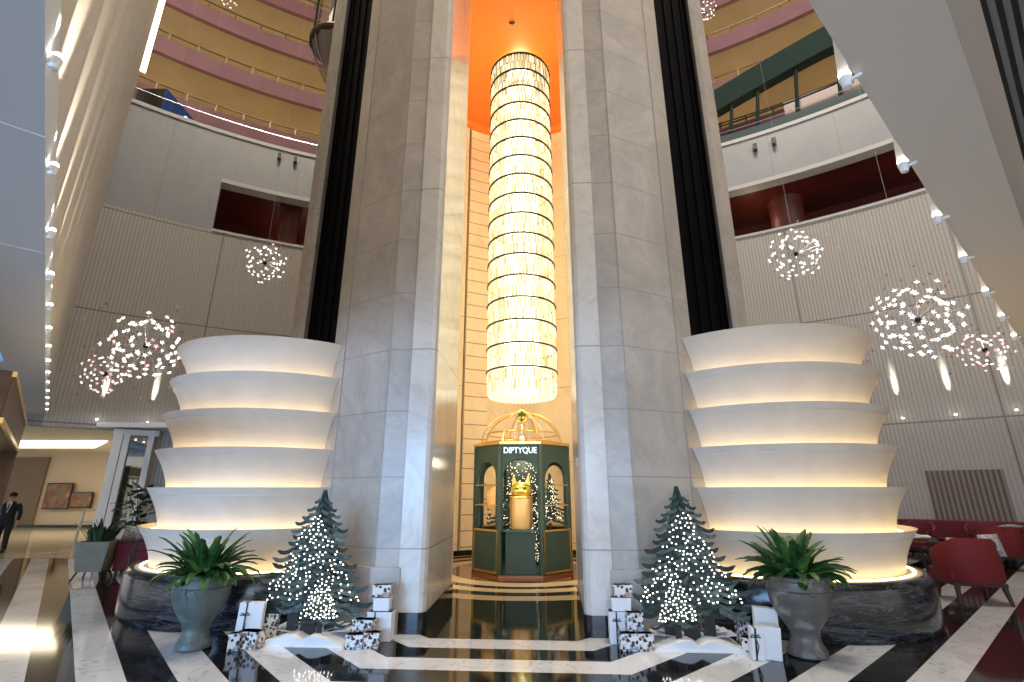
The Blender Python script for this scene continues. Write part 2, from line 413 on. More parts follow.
def copy_tree(o, parent=None):
    c = o.copy(); COL.objects.link(c)
    if parent is not None: c.parent = parent
    for ch in list(o.children): copy_tree(ch, c)
    return c

# ------------------------------------------------------------------ SETTING: floor
mb = MB(); mb.add([(-30, -8, 0), (30, -8, 0), (30, 30, 0), (-30, 30, 0)], [(0, 1, 2, 3)]); struct('floor', mb, M['floor'])

# ------------------------------------------------------------------ SETTING: tower with the lift shafts
TOP = 31.0
for sg, side in ((-1, 'left'), (1, 'right')):
    P = lambda *a: [(sg*x, y) for x, y in a]
    # main stone pier
    mb = MB(); mb.prism(P((1.36, 6.80), (1.69, 6.78), (2.58, 7.28), (2.88, 7.54), (2.88, 9.4), (1.36, 9.4)), 0.0, TOP)
    struct('wall_pier_'+side, mb, M['pier'])
    # joints between the upright slabs of the pier
    mb = MB()
    for (x, y) in ((1.69, 6.775), (2.58, 7.275)):
        mb.box((sg*x, y, TOP/2), (.014, .014, TOP), 0)
    struct('trim_pier_joint_'+side, mb, M['frame_stone'])
    # plinth blocks
    mb = MB(); mb.prism(P((1.33, 6.74), (1.71, 6.71), (2.2, 6.99), (2.2, 7.2), (1.33, 7.0)), 0.0, .76)
    struct('trim_plinth_'+side, mb, M['pier'], bevel=.01)
    # polished reveal towards the niche
    mb = MB(); mb.prism(P((1.00, 6.86), (1.03, 6.80), (1.08, 6.77), (1.36, 6.77), (1.36, 9.4), (1.22, 8.9), (1.03, 8.8)), 0.0, TOP)
    struct('wall_reveal_'+side, mb, M['pier_pale'])
    mb = MB(); mb.prism(P((.985, 6.85), (1.02, 6.785), (1.08, 6.755), (1.40, 6.755), (1.40, 6.9), (1.2, 8.9), (1.015, 8.83)), 0.0, .24)
    struct('baseboard_reveal_'+side, mb, M['black_stone'])
    # dark shaft glass and its stone frame
    mb = MB(); mb.prism(P((2.88, 7.66), (3.88, 8.52), (3.88, 8.8), (2.88, 8.8)), 0.0, TOP)
    struct('window_'+('1' if sg < 0 else '2'), mb, M['shaft_glass'])
    mb = MB()
    for q in (.3, .55, .8): mb.box((sg*(2.88+q), 7.64+.86*q, TOP/2), (.03, .03, TOP), sg*R(40))
    struct('trim_shaft_rail_'+side, mb, M['shaft_track'])
    mb = MB(); mb.prism(P((3.86, 8.36), (3.96, 8.34), (4.20, 8.52), (4.20, 8.85), (3.86, 8.85)), 0.0, TOP)
    struct('trim_shaft_frame_'+side, mb, M['frame_stone'], bevel=.015)
    mb = MB(); mb.prism(P((3.84, 8.8), (3.84, 13.5), (2.5, 15.2), (2.4, 15.1), (3.7, 13.4), (3.7, 8.8)), 0.0, TOP)
    struct('wall_shaft_back_'+side, mb, M['frame_stone'])
# niche: curved back wall, orange ceiling
NC = (0.0, 11.8); NR = 3.15
def arcpts(r, b0, b1, n, c=(0, 0)):
    """points on a circle; bearings measured from +Y, clockwise positive"""
    return [(c[0]+r*math.sin(b0+(b1-b0)*i/n), c[1]+r*math.cos(b0+(b1-b0)*i/n)) for i in range(n+1)]
def arcwall(mb, r, th, b0, b1, z0, z1, n=32, c=(0, -2), mi=0, bot=True):
    p = arcpts(r, b0, b1, n, c); q = arcpts(r+th, b0, b1, n, c); k = n+1
    vs = [(x, y, z0) for x, y in p]+[(x, y, z1) for x, y in p]+[(x, y, z1) for x, y in q]+[(x, y, z0) for x, y in q]
    fs = []; uv = []
    for i in range(n):
        u0 = r*(b0+(b1-b0)*i/n); u1 = r*(b0+(b1-b0)*(i+1)/n)
        for a in range(4):
            b = (a+1) % 4
            fs.append((a*k+i, a*k+i+1, b*k+i+1, b*k+i))
            za, zb = (z0, z1, z1, z0)[a], (z0, z1, z1, z0)[b]
            if a == 1: uv.append([(u0, z1), (u1, z1), (u1, z1), (u0, z1)])
            elif a == 3: uv.append([(u0, z0), (u1, z0), (u1, z0), (u0, z0)])
            else: uv.append([(u0, za), (u1, za), (u1, zb), (u0, zb)])
    fs += [(0, k, 2*k, 3*k), (k-1, 2*k-1, 3*k-1, 4*k-1)]; uv += [[(0, 0)]*4]*2
    return mb.add(vs, fs, uv, mi)
for nm, a0, a1, m in (('wall_niche_left', -161, -37, 'cream_wall'), ('wall_niche_boards', -35.5, -22, 'cream_boards'), ('wall_niche_back', -22, 161, 'cream_wall')):
    mb = MB(); arcwall(mb, NR, .25, R(a0), R(a1), 0, 14.3, 40, NC); struct(nm, mb, M[m])
mb = MB(); arcwall(mb, NR+.12, .1, R(-39), R(-34), 0, 14.3, 4, NC); struct('wall_niche_slot', mb, M['black'])
mb = MB(); arcwall(mb, NR-.02, .05, R(-130), R(130), 0, .14, 40, NC); struct('baseboard_niche', mb, M['black_stone'])
mb = MB()
ring = arcpts(NR+.2, R(-160), R(160), 48, NC)+[(1.3, 7.2), (-1.3, 7.2)]
mb.prism(ring, 14.2, 14.5); struct('ceiling_niche', mb, M['orange'])
mb = MB(); arcwall(mb, NR-.16, .2, R(-150), R(150), 14.0, 14.22, 48, NC); struct('trim_niche_cove', mb, M['orange'])

# ------------------------------------------------------------------ SETTING: curved atrium wall
WR = 20.7
def aw(name, *args, m='wall_fluted', **kw):
    mb = MB(); arcwall(mb, *args, **kw); return struct(name, mb, M[m])
aw('wall_atrium_right', WR, .4, R(8), R(80), 0, 10.85, n=60)
aw('wall_atrium_left', WR, .4, R(-34.8), R(-8), 0, 10.85, n=40)
aw('wall_atrium_over_corridor', WR, .4, R(-85), R(-34.8), 3.5, 10.85, n=40)
aw('wall_parapet_right', WR, .4, R(8), R(80), 13.0, 15.0, n=60, m='wall_smooth')
aw('wall_parapet_left', WR, .4, R(-33.7), R(-8), 13.0, 15.0, n=40, m='wall_smooth')
aw('wall_parapet_left_end', WR, .4, R(-85), R(-33.7), 10.85, 15.0, n=40, m='wall_smooth')
aw('trim_1', WR-.06, .5, R(8), R(80), 12.86, 13.02, n=60, m='ledge')
aw('trim_2', WR-.06, .5, R(-33.7), R(-8), 12.86, 13.02, n=40, m='ledge')
aw('trim_3', WR-.06, .52, R(8), R(80), 14.95, 15.1, n=60, m='ledge')
aw('trim_4', WR-.06, .52, R(-85), R(-8), 14.95, 15.1, n=60, m='ledge')
aw('trim_5', WR-.04, .46, R(8), R(80), 10.8, 10.9, n=60, m='ledge')
aw('trim_6', WR-.04, .46, R(-33.7), R(-8), 10.8, 10.9, n=40, m='ledge')
aw('trim_slatted_grille', WR-.05, .06, R(33.4), R(37.9), .9, 2.25, n=10, m='slat')
# the red restaurant level seen through the long opening
for sg, s2 in ((-1, 'left'), (1, 'right')):
    b0, b1 = (R(8), R(80)) if sg > 0 else (R(-45), R(-8))
    aw('wall_restaurant_'+s2, WR+3.6, .2, b0, b1, 10.7, 13.1, n=40, m='maroon')
    mb = MB(); arcwall(mb, WR+.2, 5.0, b0, b1, 13.03, 13.3, 40); struct('ceiling_restaurant_'+s2, mb, M['maroon'])
    mb = MB(); arcwall(mb, WR+.2, 5.0, b0, b1, 10.5, 10.78, 40); struct('floor_restaurant_'+s2, mb, M['wall_brown'])
    # upper storeys: plum fascias, cream soffits and back walls
    c0, c1 = (R(6), R(62)) if sg > 0 else (R(-62), R(-6))
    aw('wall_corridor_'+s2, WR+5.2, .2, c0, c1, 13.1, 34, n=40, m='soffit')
    for k in range(5):
        z = 17.9+2.62*k
        aw('trim_balcony_fascia_%s_%d' % (s2, k+1), WR+2.3, .22, c0, c1, z-1.15, z-.34, n=40, m='fascia_pink')
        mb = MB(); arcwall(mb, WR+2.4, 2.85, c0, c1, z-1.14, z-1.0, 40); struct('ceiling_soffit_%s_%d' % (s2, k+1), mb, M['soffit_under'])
        mb = MB(); arcwall(mb, WR+4.9, .1, c0, c1, z-1.03, z-.9, 40); struct('trim_lamp_strip_%s_%d' % (s2, k+1), mb, M['warm_strip'])
    mb = MB(); arcwall(mb, WR+4.9, .1, c0, c1, 13.32, 13.45, 40); struct('trim_lamp_strip_%s_low' % s2, mb, M['warm_strip'])
mb = MB(); mb.prism([(29*math.sin(2*PI*i/40), -2+29*math.cos(2*PI*i/40)) for i in range(40)][::-1], 34, 34.4); struct('ceiling_atrium', mb, M['ceiling'])

# railings of the upper storeys
for sg in (-1, 1):
    c0, c1 = (R(8), R(48)) if sg > 0 else (R(-48), R(-8))
    for k in range(4):
        z = 17.9+2.62*k
        where = 'behind the blue kiosk' if sg < 0 else 'above the green gallery'
        lvl = ('lowest', 'second lowest', 'third lowest', 'fourth')[k]
        t = thing('balcony_railing', 'bronze railing on the %s plum balcony %s' % (lvl, where), 'railing', (0, -2, z), 0, 'railings of the curved balconies')
        mb = MB(); mb.tube([(p[0], p[1], 0) for p in arcpts(WR+2.36, c0, c1, 40)], .035, 6); mb.build('handrail', M['rail_metal'], t)
        pm = None; nn = 15
        for i in range(nn):
            b = c0+(c1-c0)*(i+.5)/nn; p = ((WR+2.36)*math.sin(b), (WR+2.36)*math.cos(b))
            if pm is None: pm = MB().box((0, 0, -.16), (.06, .06, .32)).mesh('post', M['rail_metal'])
            obj('post', pm, t, loc=(p[0], p[1], 0), rot=(0, 0, -b))
# glass balustrades on the parapets
for sg in (-1, 1):
    c0, c1 = (R(8), R(70)) if sg > 0 else (R(-48), R(-8))
    t = thing('glass_balustrade', 'teal glass balustrade with thin white handrail over the pale parapet ' + ('under the green arch' if sg > 0 else 'beside the blue kiosk'), 'balustrade', (0, -2, 15.1))
    mb = MB(); mb.tube([(p[0], p[1], .66) for p in arcpts(WR+.2, c0, c1, 50)], .013, 6); mb.build('handrail', M['steel'], t)
    if sg > 0:
        mb = MB(); arcwall(mb, WR+.2, .02, c0, c1, 0, .5, 40, (0, 0)); mb.build('glass_panel', M['teal_glass'], t)

# ------------------------------------------------------------------ SETTING: low ceilings along the two 45 degree edges of the hall
CZ = 3.8
def edge_pt(px0, py0):
    return at(px0, py0, z=CZ)
La = at(45, 0, z=CZ); Lb = at(45, 380, z=CZ); dL = (Lb-La).normalized()
Ra = at(808, 0, z=CZ); Rb = at(990, 292, z=CZ); dR = (Rb-Ra).normalized()
L0 = La-dL*3.0; L1 = La+dL*19.0
R0 = Ra-dR*2.0; R1 = Ra+dR*19.0
mb = MB(); mb.prism([(L0.x, L0.y), (L1.x, L1.y), (L1.x-14, L1.y-2), (-22, -8), (-5, -8)], CZ, CZ+.3); struct('ceiling_left', mb, M['ceiling_blue'])
nR = Vector((dR.y, -dR.x, 0))
def rp(s, q): v = Ra+dR*s+nR*q; return (v.x, v.y)
mb = MB(); mb.prism([rp(-1.2, 0), rp(17, 0), rp(17, .40), rp(-1.2, .40)], CZ, CZ+.5); struct('ceiling_beam', mb, M['ceiling'])
mb = MB(); mb.prism([rp(-1.2, .401), rp(17, .401), rp(17, .50), rp(-1.2, .50)], CZ+.05, CZ+.5); struct('ceiling_recess', mb, M['beam'])
mb = MB()
for k in range(6):
    a = .50+k*.047
    mb.prism([rp(-1.2, a), rp(17, a), rp(17, a+.02), rp(-1.2, a+.02)], CZ+.05, CZ+.1)
struct('trim_slot_vents', mb, M['black'])
mb = MB(); mb.prism([rp(-1.2, .50), rp(17, .50), rp(17, 8), rp(-1.2, 8)], CZ+.09, CZ+.4); struct('ceiling_right', mb, M['white'])
# blue light slot in the low ceiling
mb = MB(); nL = Vector((-dL.y, dL.x, 0))
if nL.x > 0: nL = -nL
def lp(s, q): v = La+dL*s+nL*q; return (v.x, v.y)
mb.prism([lp(3.4, .52), lp(9.0, .52), lp(9.0, 1.1), lp(3.4, 1.1)], CZ-.02, CZ+.02); struct('trim_blue_light_slot', mb, M['blue_cove'])
mb = MB(); mb.prism([lp(3.3, 0), lp(3.32, 0), lp(3.32, 3), lp(3.3, 3)], CZ-.004, CZ+.01); mb.prism([lp(1.2, 0), lp(1.21, 0), lp(1.21, 3), lp(1.2, 3)], CZ-.004, CZ+.01); struct('trim_ceiling_joint', mb, M['white'])
# tall pleated wall rising from the ceiling edge
mb = MB(); pts = []; s = -2.4; i = 0
while s < 16.8:
    pts += [lp(s, .16), lp(s+.80, .03), lp(s+.92, .02), lp(s+1.18, .15)]
    s += 1.2; i += 1
poly = pts+[lp(s, .6), lp(-2.4, .6)]
mb.prism(poly, CZ+.02, TOP+3); struct('wall_pleated', mb, M['pleat'])
mb = MB(); a, b = lp(16.9, .0), lp(17.0, .25); mb.prism([lp(16.75, -.14), lp(16.95, -.14), lp(16.95, .2), lp(16.75, .2)], 16.3, TOP); struct('trim_lit_end_strip', mb, M['cove'])

# uplights on the two ceiling edges
def uplight(loc, rz, label, group, spot=None, wedge=True):
    t = thing('uplight', label, 'lamp', loc, rz, group); t.scale = (.6, .6, .6)
    mb = MB(); mb.lathe([(.0, -.09), (.035, -.08), (.05, .0), (.05, .03), (0, .03)], n=12); mb.box((0, -.06, -.02), (.02, .12, .03)); mb.build('housing', M['white'], t, smooth=True)
    mb = MB(); mb.ball((0, 0, .045), .05 if (wedge or group.endswith('west') or group.endswith('east')) else .044, 10, 6); mb.build('lens', M['lamp_face'], t)
    if wedge:  # patch of lamplight on the wall, put in as a white wedge
        mb = MB(); mb.add([(-.02, -.04, .0), (.10, -.04, .0), (.10, .05, .0), (-.02, .05, .0), (.02, -.02, .75), (.02, .01, .75)], [(0, 1, 4), (3, 5, 2), (0, 4, 5, 3), (1, 2, 5, 4), (0, 3, 2, 1)]); mb.build('reflector_fin', M['white'], t)
    return t
k = 0; s = .25
angL = math.atan2(dL.y, dL.x)
while s < 16:
    v = La+dL*(s+.2)-nL*.035
    uplight((v.x, v.y, CZ+.03), angL+PI, 'small white uplight on the low ceiling edge washing the pleated wall', 'uplights below the pleated wall', wedge=False)
    sp = lamp('uplight_beam', 'SPOT', (v.x, v.y, CZ+.12), 1100, (1.0, .90, .74), to=(v.x+nL.x*.50, v.y+nL.y*.50, CZ+6), spot_size=R(15), spot_blend=.7, shadow_soft_size=.03)
    s += 1.2; k += 1
angR = math.atan2(dR.y, dR.x)
for (px, py) in ((845, 77), (903, 163), (941, 215), (968, 255), (990, 290), (1006, 315), (1019, 335)):
    v = at(px, py, z=CZ)
    v = v-nR*max(0.0, .03+(v-Ra).dot(nR))
    uplight((v.x, v.y, CZ-.02), angR, 'small white uplight with a tapered fin on the grey beam edge', 'uplights on the grey beam')
# wall-mounted uplights on the fluted wall
for (px, py) in ((904, 419), (955, 414), (1013, 409), (91, 427), (140, 428)):
    v = at(px, py, Yc=14); d = Vector((v.x, v.y+2, 0)).normalized(); p = Vector((0, -2, 0))+d*(WR-.18)
    tloc = (p.x, p.y, 3.72)
    lab = 'bright uplight bracketed on the fluted wall ' + ('above the red armchairs' if px > 500 else 'over the pictures corridor')
    uplight(tloc, math.atan2(-d.x, d.y), lab, 'uplights bracketed on the fluted wall ' + ('east' if px > 500 else 'west'), wedge=False)
    lamp('wall_beam', 'SPOT', (p.x, p.y, 3.84), 1500, (1.0, .93, .80), to=(p.x+d.x*.75, p.y+d.y*.75, 8.0), spot_size=R(9), spot_blend=.6, shadow_soft_size=.03)

# ------------------------------------------------------------------ SETTING: corridor beyond the left opening
mb = MB(); a, b, c_, d_ = cw(-19, 14.0), cw(-9.6, 13.9), cw(-15.5, 26), cw(-30, 26)
# polished cream floor
mb.add([(a.x, a.y, .006), (b.x, b.y, .006), (c_.x, c_.y, .006), (d_.x, d_.y, .006)], [(0, 1, 2, 3)]); struct('floor_corridor', mb, M['corr_floor'])
p = [cw(-32, 25.2), cw(-17.0, 25.2), cw(-17.0, 25.5), cw(-32, 25.5)]
mb = MB(); mb.prism([(q.x, q.y) for q in p], 0, 3.6); struct('wall_corridor_end', mb, M['wall_cream'])
p = [cw(-28, 25.1), cw(-23.1, 25.1), cw(-23.1, 25.22), cw(-28, 25.22)]
mb = MB(); mb.prism([(q.x, q.y) for q in p], .12, 3.3); struct('wall_corridor_brown_panel', mb, M['wall_brown'])
p = [cw(-32, 25.05), cw(-17.2, 25.05), cw(-17.2, 25.2), cw(-32, 25.2)]
mb = MB(); mb.prism([(q.x, q.y) for q in p], 0, .14); struct('baseboard_corridor', mb, M['black_stone'])
p = [cw(-32, 14.0), cw(-9.8, 15.1), cw(-16.8, 25.5), cw(-32, 25.5)]
mb = MB(); mb.prism([(q.x, q.y) for q in p], 3.55, 3.7); struct('ceiling_corridor', mb, M['white'])
for i, (y0, y1, x1) in enumerate(((442, 448, 107), (454, 459, 88))):
    p = [at(-5, y1, z=3.5), at(x1-12, y1, z=3.5), at(x1, y0, z=3.5), at(-5, y0, z=3.5)]
    mb = MB(); mb.prism([(q.x, q.y) for q in p], 3.50, 3.56); struct('trim_cove_light_%d' % (i+1), mb, M['cove'])
# right flank of the corridor mouth: white jamb, glazed door, short wall
p1 = Vector((21.15*math.sin(R(-36.6)), -2+21.15*math.cos(R(-36.6)), 0)); p2 = cw(-19.0, 25.3)
mb = MB(); mb.prism([(p1.x, p1.y), (p1.x+.3, p1.y+.05), (p2.x+.3, p2.y), (p2.x, p2.y)], 0, 3.6); struct('wall_corridor_flank', mb, M['wall_cream'])
jl = Vector((0, -2, 0))
def onwall(b, dr=0): return Vector(((WR+dr)*math.sin(R(b)), -2+(WR+dr)*math.cos(R(b)), 0))
mb = MB()
for b in (-37.3, -36.7, -35.0):
    q = onwall(b, -.12); mb.box((q.x, q.y, 1.75), (.15 if b > -37 else .22, .3, 3.5), -R(b))
q0, q1 = onwall(-37.4, -.1), onwall(-34.8, -.1); mid = (q0+q1)/2
mb.box((mid.x, mid.y, 3.42), ((q1-q0).length+.2, .28, .16), -R(-36.1)); struct('trim_corridor_jamb', mb, M['white'])
q0, q1 = onwall(-36.7, 0), onwall(-35.0, 0); mid = (q0+q1)/2
mb = MB(); mb.box((mid.x, mid.y, 1.7), ((q1-q0).length, .03, 3.4), R(35.8)); struct('door_1', mb, M['dark_glass'])

# ------------------------------------------------------------------ crystal chandelier
t = thing('crystal_chandelier', 'tall glowing cylindrical crystal chandelier of stacked tiers hanging over the green kiosk', 'chandelier', (0, 12, 3.93))
CR = .89; TH = .583; NT = 17
def tier_mesh(seed):
    rnd = random.Random(seed); mb = MB(); n = 64
    for row, (za, zb) in enumerate(((.29, .545), (.02, .30))):
        for i in range(n):
            a = 2*PI*(i+.5*row)/n; rr = CR-.02-(.012 if i % 2 else 0)-row*.01
            wv = rr*2*PI/n*.44; j = rnd.uniform(-.02, .02); mi = rnd.choice((0, 0, 0, 1, 1, 1, 2))
            c = Vector((rr*math.cos(a), rr*math.sin(a), 0)); tn = Vector((-math.sin(a), math.cos(a), 0)); nn = Vector((math.cos(a), math.sin(a), 0))
            vs = []
            for z, k in ((za+j+.01, .25), (za+j+.03, 1), (zb, .9)):
                vs += [c+tn*wv*k+Vector((0, 0, z)), c+nn*.016*k+Vector((0, 0, z)), c-tn*wv*k+Vector((0, 0, z)), c-nn*.012*k+Vector((0, 0, z))]
            fs = [(0, 1, 2, 3), (11, 10, 9, 8)]
            for q in range(2):
                for w_ in range(4): fs.append((q*4+w_, q*4+(w_+1) % 4, q*4+4+(w_+1) % 4, q*4+4+w_))
            mb.add(vs, fs, mi=mi)
    return mb.mesh('crystal_tier', [M['crystal_a'], M['crystal_b'], M['crystal_c']])
tms = [tier_mesh(i) for i in range(3)]
rm = MB().lathe([(CR-.02, -.016), (CR+.016, -.016), (CR+.016, .018), (CR-.02, .018)], n=64, closed=True).mesh('ring', M['shaft_rail'])
cm = MB().lathe([(.42, .06), (.46, .30), (.42, .54)], n=20)
cmm = cm.mesh('lamp_core', M['crystal_core'])
for k in range(NT):
    o = obj('crystal_tier', tms[k % 3], t, loc=(0, 0, k*TH), rot=(0, 0, k*.7))
    obj('ring', rm, o, loc=(0, 0, TH-.01)); obj('lamp_core', cmm, o)
for r_, z in ((.80, .0), (.62, -.04), (.42, -.07), (.2, -.09)):
    n = int(r_*60); mb = MB()
    for i in range(n):
        a = 2*PI*i/n; mb.ball((r_*math.cos(a), r_*math.sin(a), z), .035, 6, 4, (1, 1, 1.4))
    mb.build('crystal_ring', M['crystal_b'], t)
mb = MB(); mb.lathe([(0, NT*TH-.01), (CR, NT*TH-.01), (CR, NT*TH+.03), (0, NT*TH+.03)], n=48)
for i in range(3): mb.tube([(.5*math.cos(i*2.1), .5*math.sin(i*2.1), NT*TH), (.5*math.cos(i*2.1), .5*math.sin(i*2.1), 14.2-3.93)], .012, 5)
mb.build('top_plate', M['shaft_rail'], t)
# small dark sprinkler on the orange ceiling
q = at(512, 22, z=14.2)
mb = MB(); mb.box((0, 0, -.03), (.16, .03, .05)); mb.box((0, 0, -.03), (.03, .12, .05)); o = mb.build('ceiling_sensor', M['black'], loc=(q.x, q.y, 14.2)); tag(o, 'tiny dark sensor on the orange niche ceiling', 'sensor')

# ------------------------------------------------------------------ tiered glowing drums
def drum(sg, label):
    cx, cy = sg*4.06, 8.6
    t = thing('tiered_light_drum', label, 'light drum', (cx, cy, 0), 0, 'glowing tiered drums')
    # arc of the drum that stands clear of the tower
    if sg > 0: a0, a1 = R(222), R(222+198)
    else: a0, a1 = R(-60+0+0+0+180), R(318)
    if sg < 0: a0, a1 = R(120), R(318)
    else: a0, a1 = R(222), R(420)
    zr = [3.94-.548*k for k in range(6)]
    for k, z in enumerate(zr):
        rb = 1.61+.012*k; rt = 1.87+.006*k; H = .60 if k < 5 else .58
        prof = []
        for i in range(9):
            u = i/8; prof.append((rb+(rt-rb)*(u**1.65), z-H+H*u))
        inner = [(r_-.02, zz) for r_, zz in reversed(prof)]
        mb = MB(); mb.lathe(prof+inner, n=72, a0=a0, a1=a1, closed=True)
        o = mb.build('tier', M['plaster'], t, smooth=True)
        # lamp strip hidden behind the rim of the tier below
        zs = z-H+.012; rs = rb+.075
        if k == 5: zs = .665; rs = rb+.09
        mb = MB(); mb.lathe([(rs-.012, zs-.03), (rs+.012, zs-.03), (rs+.012, zs-.012), (rs-.012, zs-.012)], n=72, a0=a0, a1=a1, closed=True)
        mb.build('lamp_strip', M['led'], o)
        if k < 5:
            mb = MB(); mb.lathe([(rb-.04, z-H-.06), (1.87+.006*(k+1)-.06, z-H-.06), (1.87+.006*(k+1)-.06, z-H-.045), (rb-.04, z-H-.045)], n=72, a0=a0, a1=a1, closed=True)
            mb.build('shelf', M['drum_top'], o)
    mb = MB(); mb.lathe([(0.0, 0), (1.93, 0), (1.96, .08), (1.96, .56), (1.93, .62), (1.89, .64), (1.85, .62), (0, .62)], n=72, a0=a0, a1=a1)
    mb.build('base', M['base_dark'], t, smooth=True)
    mb = MB(); mb.lathe([(1.5, .622), (1.84, .622), (1.84, .64), (1.5, .64)], n=72, a0=a0, a1=a1, closed=True); mb.build('lit_deck', M['drum_top'], t)
    return t
drum(-1, 'glowing cream drum of six flared tiers on dark marble, beside the pictures corridor')
drum(1, 'glowing cream drum of six flared tiers on dark marble, beside the red armchairs')

# ------------------------------------------------------------------ octagonal kiosk
KX, KY = 0.0, 12.0
t = thing('octagonal_kiosk', 'dark green octagonal pop-up kiosk with arched windows and gold dome ribs', 'kiosk', (KX, KY, 0), 0)
AP = 1.06; SD = AP*math.tan(PI/8)
def facet(k): return Matrix.Rotation(k*PI/4, 4, 'Z') @ Matrix.Translation((0, -AP, 0))
def tf(mb_src, m): mb_src.v = [tuple(m @ Vector(p)) for p in mb_src.v]; return mb_src
def arch_panel(hw, aw_, zbot, zspring, zt, th=.05):
    """panel with an arched opening, in the XZ plane"""
    mb = MB(); n = 14
    arch = [(-aw_, zbot)]+[(-aw_*math.cos(PI*i/n), zspring+aw_*math.sin(PI*i/n)) for i in range(n+1)]+[(aw_, zbot)]
    outer = [(-hw, zbot)]+[(-hw if i < 3 else (hw if i > n-3 else -hw+2*hw*(i-3)/(n-6)), zt if i >= 3 and i <= n-3 else zspring+(zt-zspring)*min(1, (i if i < 3 else n-i)/3)) for i in range(n+1)]+[(hw, zbot)]
    k = len(arch); vs = [(x, -th/2, z) for x, z in arch]+[(x, -th/2, z) for x, z in outer]+[(x, th/2, z) for x, z in arch]+[(x, th/2, z) for x, z in outer]
    fs = []
    for i in range(k-1):
        fs += [(i, i+1, k+i+1, k+i), (2*k+i+1, 2*k+i, 3*k+i, 3*k+i+1), (i+1, i, 2*k+i, 2*k+i+1), (k+i, k+i+1, 3*k+i+1, 3*k+i)]
    fs += [(0, k, 3*k, 2*k), (k-1, 3*k-1, 4*k-1, 2*k-1)]
    return mb.add(vs, fs)
oct_ = lambda a: [(a/math.cos(PI/8)*math.sin(PI/8+i*PI/4), a/math.cos(PI/8)*math.cos(PI/8+i*PI/4)) for i in range(8)][::-1]
mb = MB(); mb.prism(oct_(AP+.04), .0, .05); mb.build('base_plinth', M['copper'], t)
mb = MB(); mb.prism(oct_(AP-.03), .05, .09); mb.build('kiosk_floor', M['kiosk'], t)
for k in range(8):
    m = facet(k)
    z0 = .90; zs = 1.98; hw = SD-.02; aw_ = .335 if k else .37
    o = tf(arch_panel(hw, aw_, z0, zs, 2.44), m).build('arched_panel', M['kiosk'], t)
    mb = MB(); n = 16; pts = [(-aw_-.012, z0)]+[(-(aw_+.012)*math.cos(PI*i/n), zs+(aw_+.012)*math.sin(PI*i/n)) for i in range(n+1)]+[(aw_+.012, z0)]
    mb.tube([(x, -.03, z) for x, z in pts], .010, 5); tf(mb, m).build('arch_trim', M['kiosk_trim'], o)
    # lower panel: wide at the sides, narrower counter at the front
    mb = MB(); pw = hw-.03 if k else .31
    mb.box((0, 0, .47), (pw*2, .05, .80)); o2 = tf(mb, m).build('lower_panel', M['kiosk'], t)
    mb = MB()
    if k:
        mb.box((0, -.03, .895), (pw*2, .03, .035)); mb.box((0, -.03, .085), (pw*2, .03, .035))
        for s_ in (-1, 1): mb.box((s_*pw, -.03, .49), (.018, .03, .80))
    else:
        mb.box((0, -.03, .90), (pw*2+.1, .12, .03))
    tf(mb, m).build('gold_trim' if k else 'counter_top', M['gold'] if k else M['kiosk_trim'], o2)
    if k in (1, 7, 2, 6, 3, 5):
        for z in (1.40, 1.82):
            mb = MB(); mb.box((0, .03, z), (aw_*2+.06, .14, .018)); tf(mb, m).build('window_shelf', M['gold'], t)
    a = PI/8+k*PI/4; rr = AP/math.cos(PI/8)
    mb = MB(); mb.box((rr*math.sin(a)*.985, -rr*math.cos(a)*.985, 1.36), (.085, .085, 2.62), a); mb.build('corner_post', M['kiosk'], t)
mb = MB(); mb.prism(oct_(AP+.01), 2.42, 2.68); mb.build('fascia', M['kiosk'], t)
mb = MB(); mb.prism(oct_(AP+.05), 2.68, 2.74); mb.build('cornice', M['gold'], t)
# sign lettering
cu = bpy.data.curves.new('sign_lettering', 'FONT'); cu.body = 'DIPTYQUE'; cu.size = .175; cu.extrude = .008; cu.align_x = 'CENTER'; cu.space_character = 1.0; cu.offset = .004
to = bpy.data.objects.new('tmp_text', cu); COL.objects.link(to)
dg = bpy.context.evaluated_depsgraph_get(); tm = bpy.data.meshes.new_from_object(to.evaluated_get(dg)); bpy.data.objects.remove(to)
tm.materials.clear(); tm.materials.append(M['sign_white'])
xs = [v.co.x for v in tm.vertices]; k = .72/(max(xs)-min(xs))
for v in tm.vertices: v.co.x *= k
o = obj('sign_lettering', tm, t, loc=(0, -AP-.025, 2.49), rot=(PI/2, 0, 0))
# dome ribs
mb = MB(); mb.tube([(.84*math.sin(2*PI*i/40), .84*math.cos(2*PI*i/40), 3.0) for i in range(41)], .018, 6); mb.build('dome_ring', M['gold'], t)
mb = MB(); mb.tube([(.96*math.sin(2*PI*i/40), .96*math.cos(2*PI*i/40), 2.78) for i in range(41)], .016, 6); mb.build('dome_base_ring', M['gold'], t)
for k in range(8):
    a = PI/8+k*PI/4; mb = MB()
    pts = [(1.0*math.cos(u)*math.sin(a), 1.0*math.cos(u)*math.cos(a), 2.74+.78*math.sin(u)) for u in [PI/2*i/12 for i in range(13)]]
    mb.tube(pts, .017, 6)
    mb.build('dome_rib', M['gold'], t)
for k in range(4):
    a = k*PI/2+.3; mb = MB()
    pts = [(.55*math.cos(u)*math.sin(a), .55*math.cos(u)*math.cos(a), 2.78+.66*math.sin(u)) for u in [PI*i/16 for i in range(17)]]
    mb.tube(pts, .012, 6); mb.build('inner_hoop', M['white'], t)
mb = MB(); mb.ball((0, -.12, 3.42), .15, 16, 12, (1, .35, 1.15)); em = mb.build('crest_medallion', M['gold_bright'], t, smooth=True)
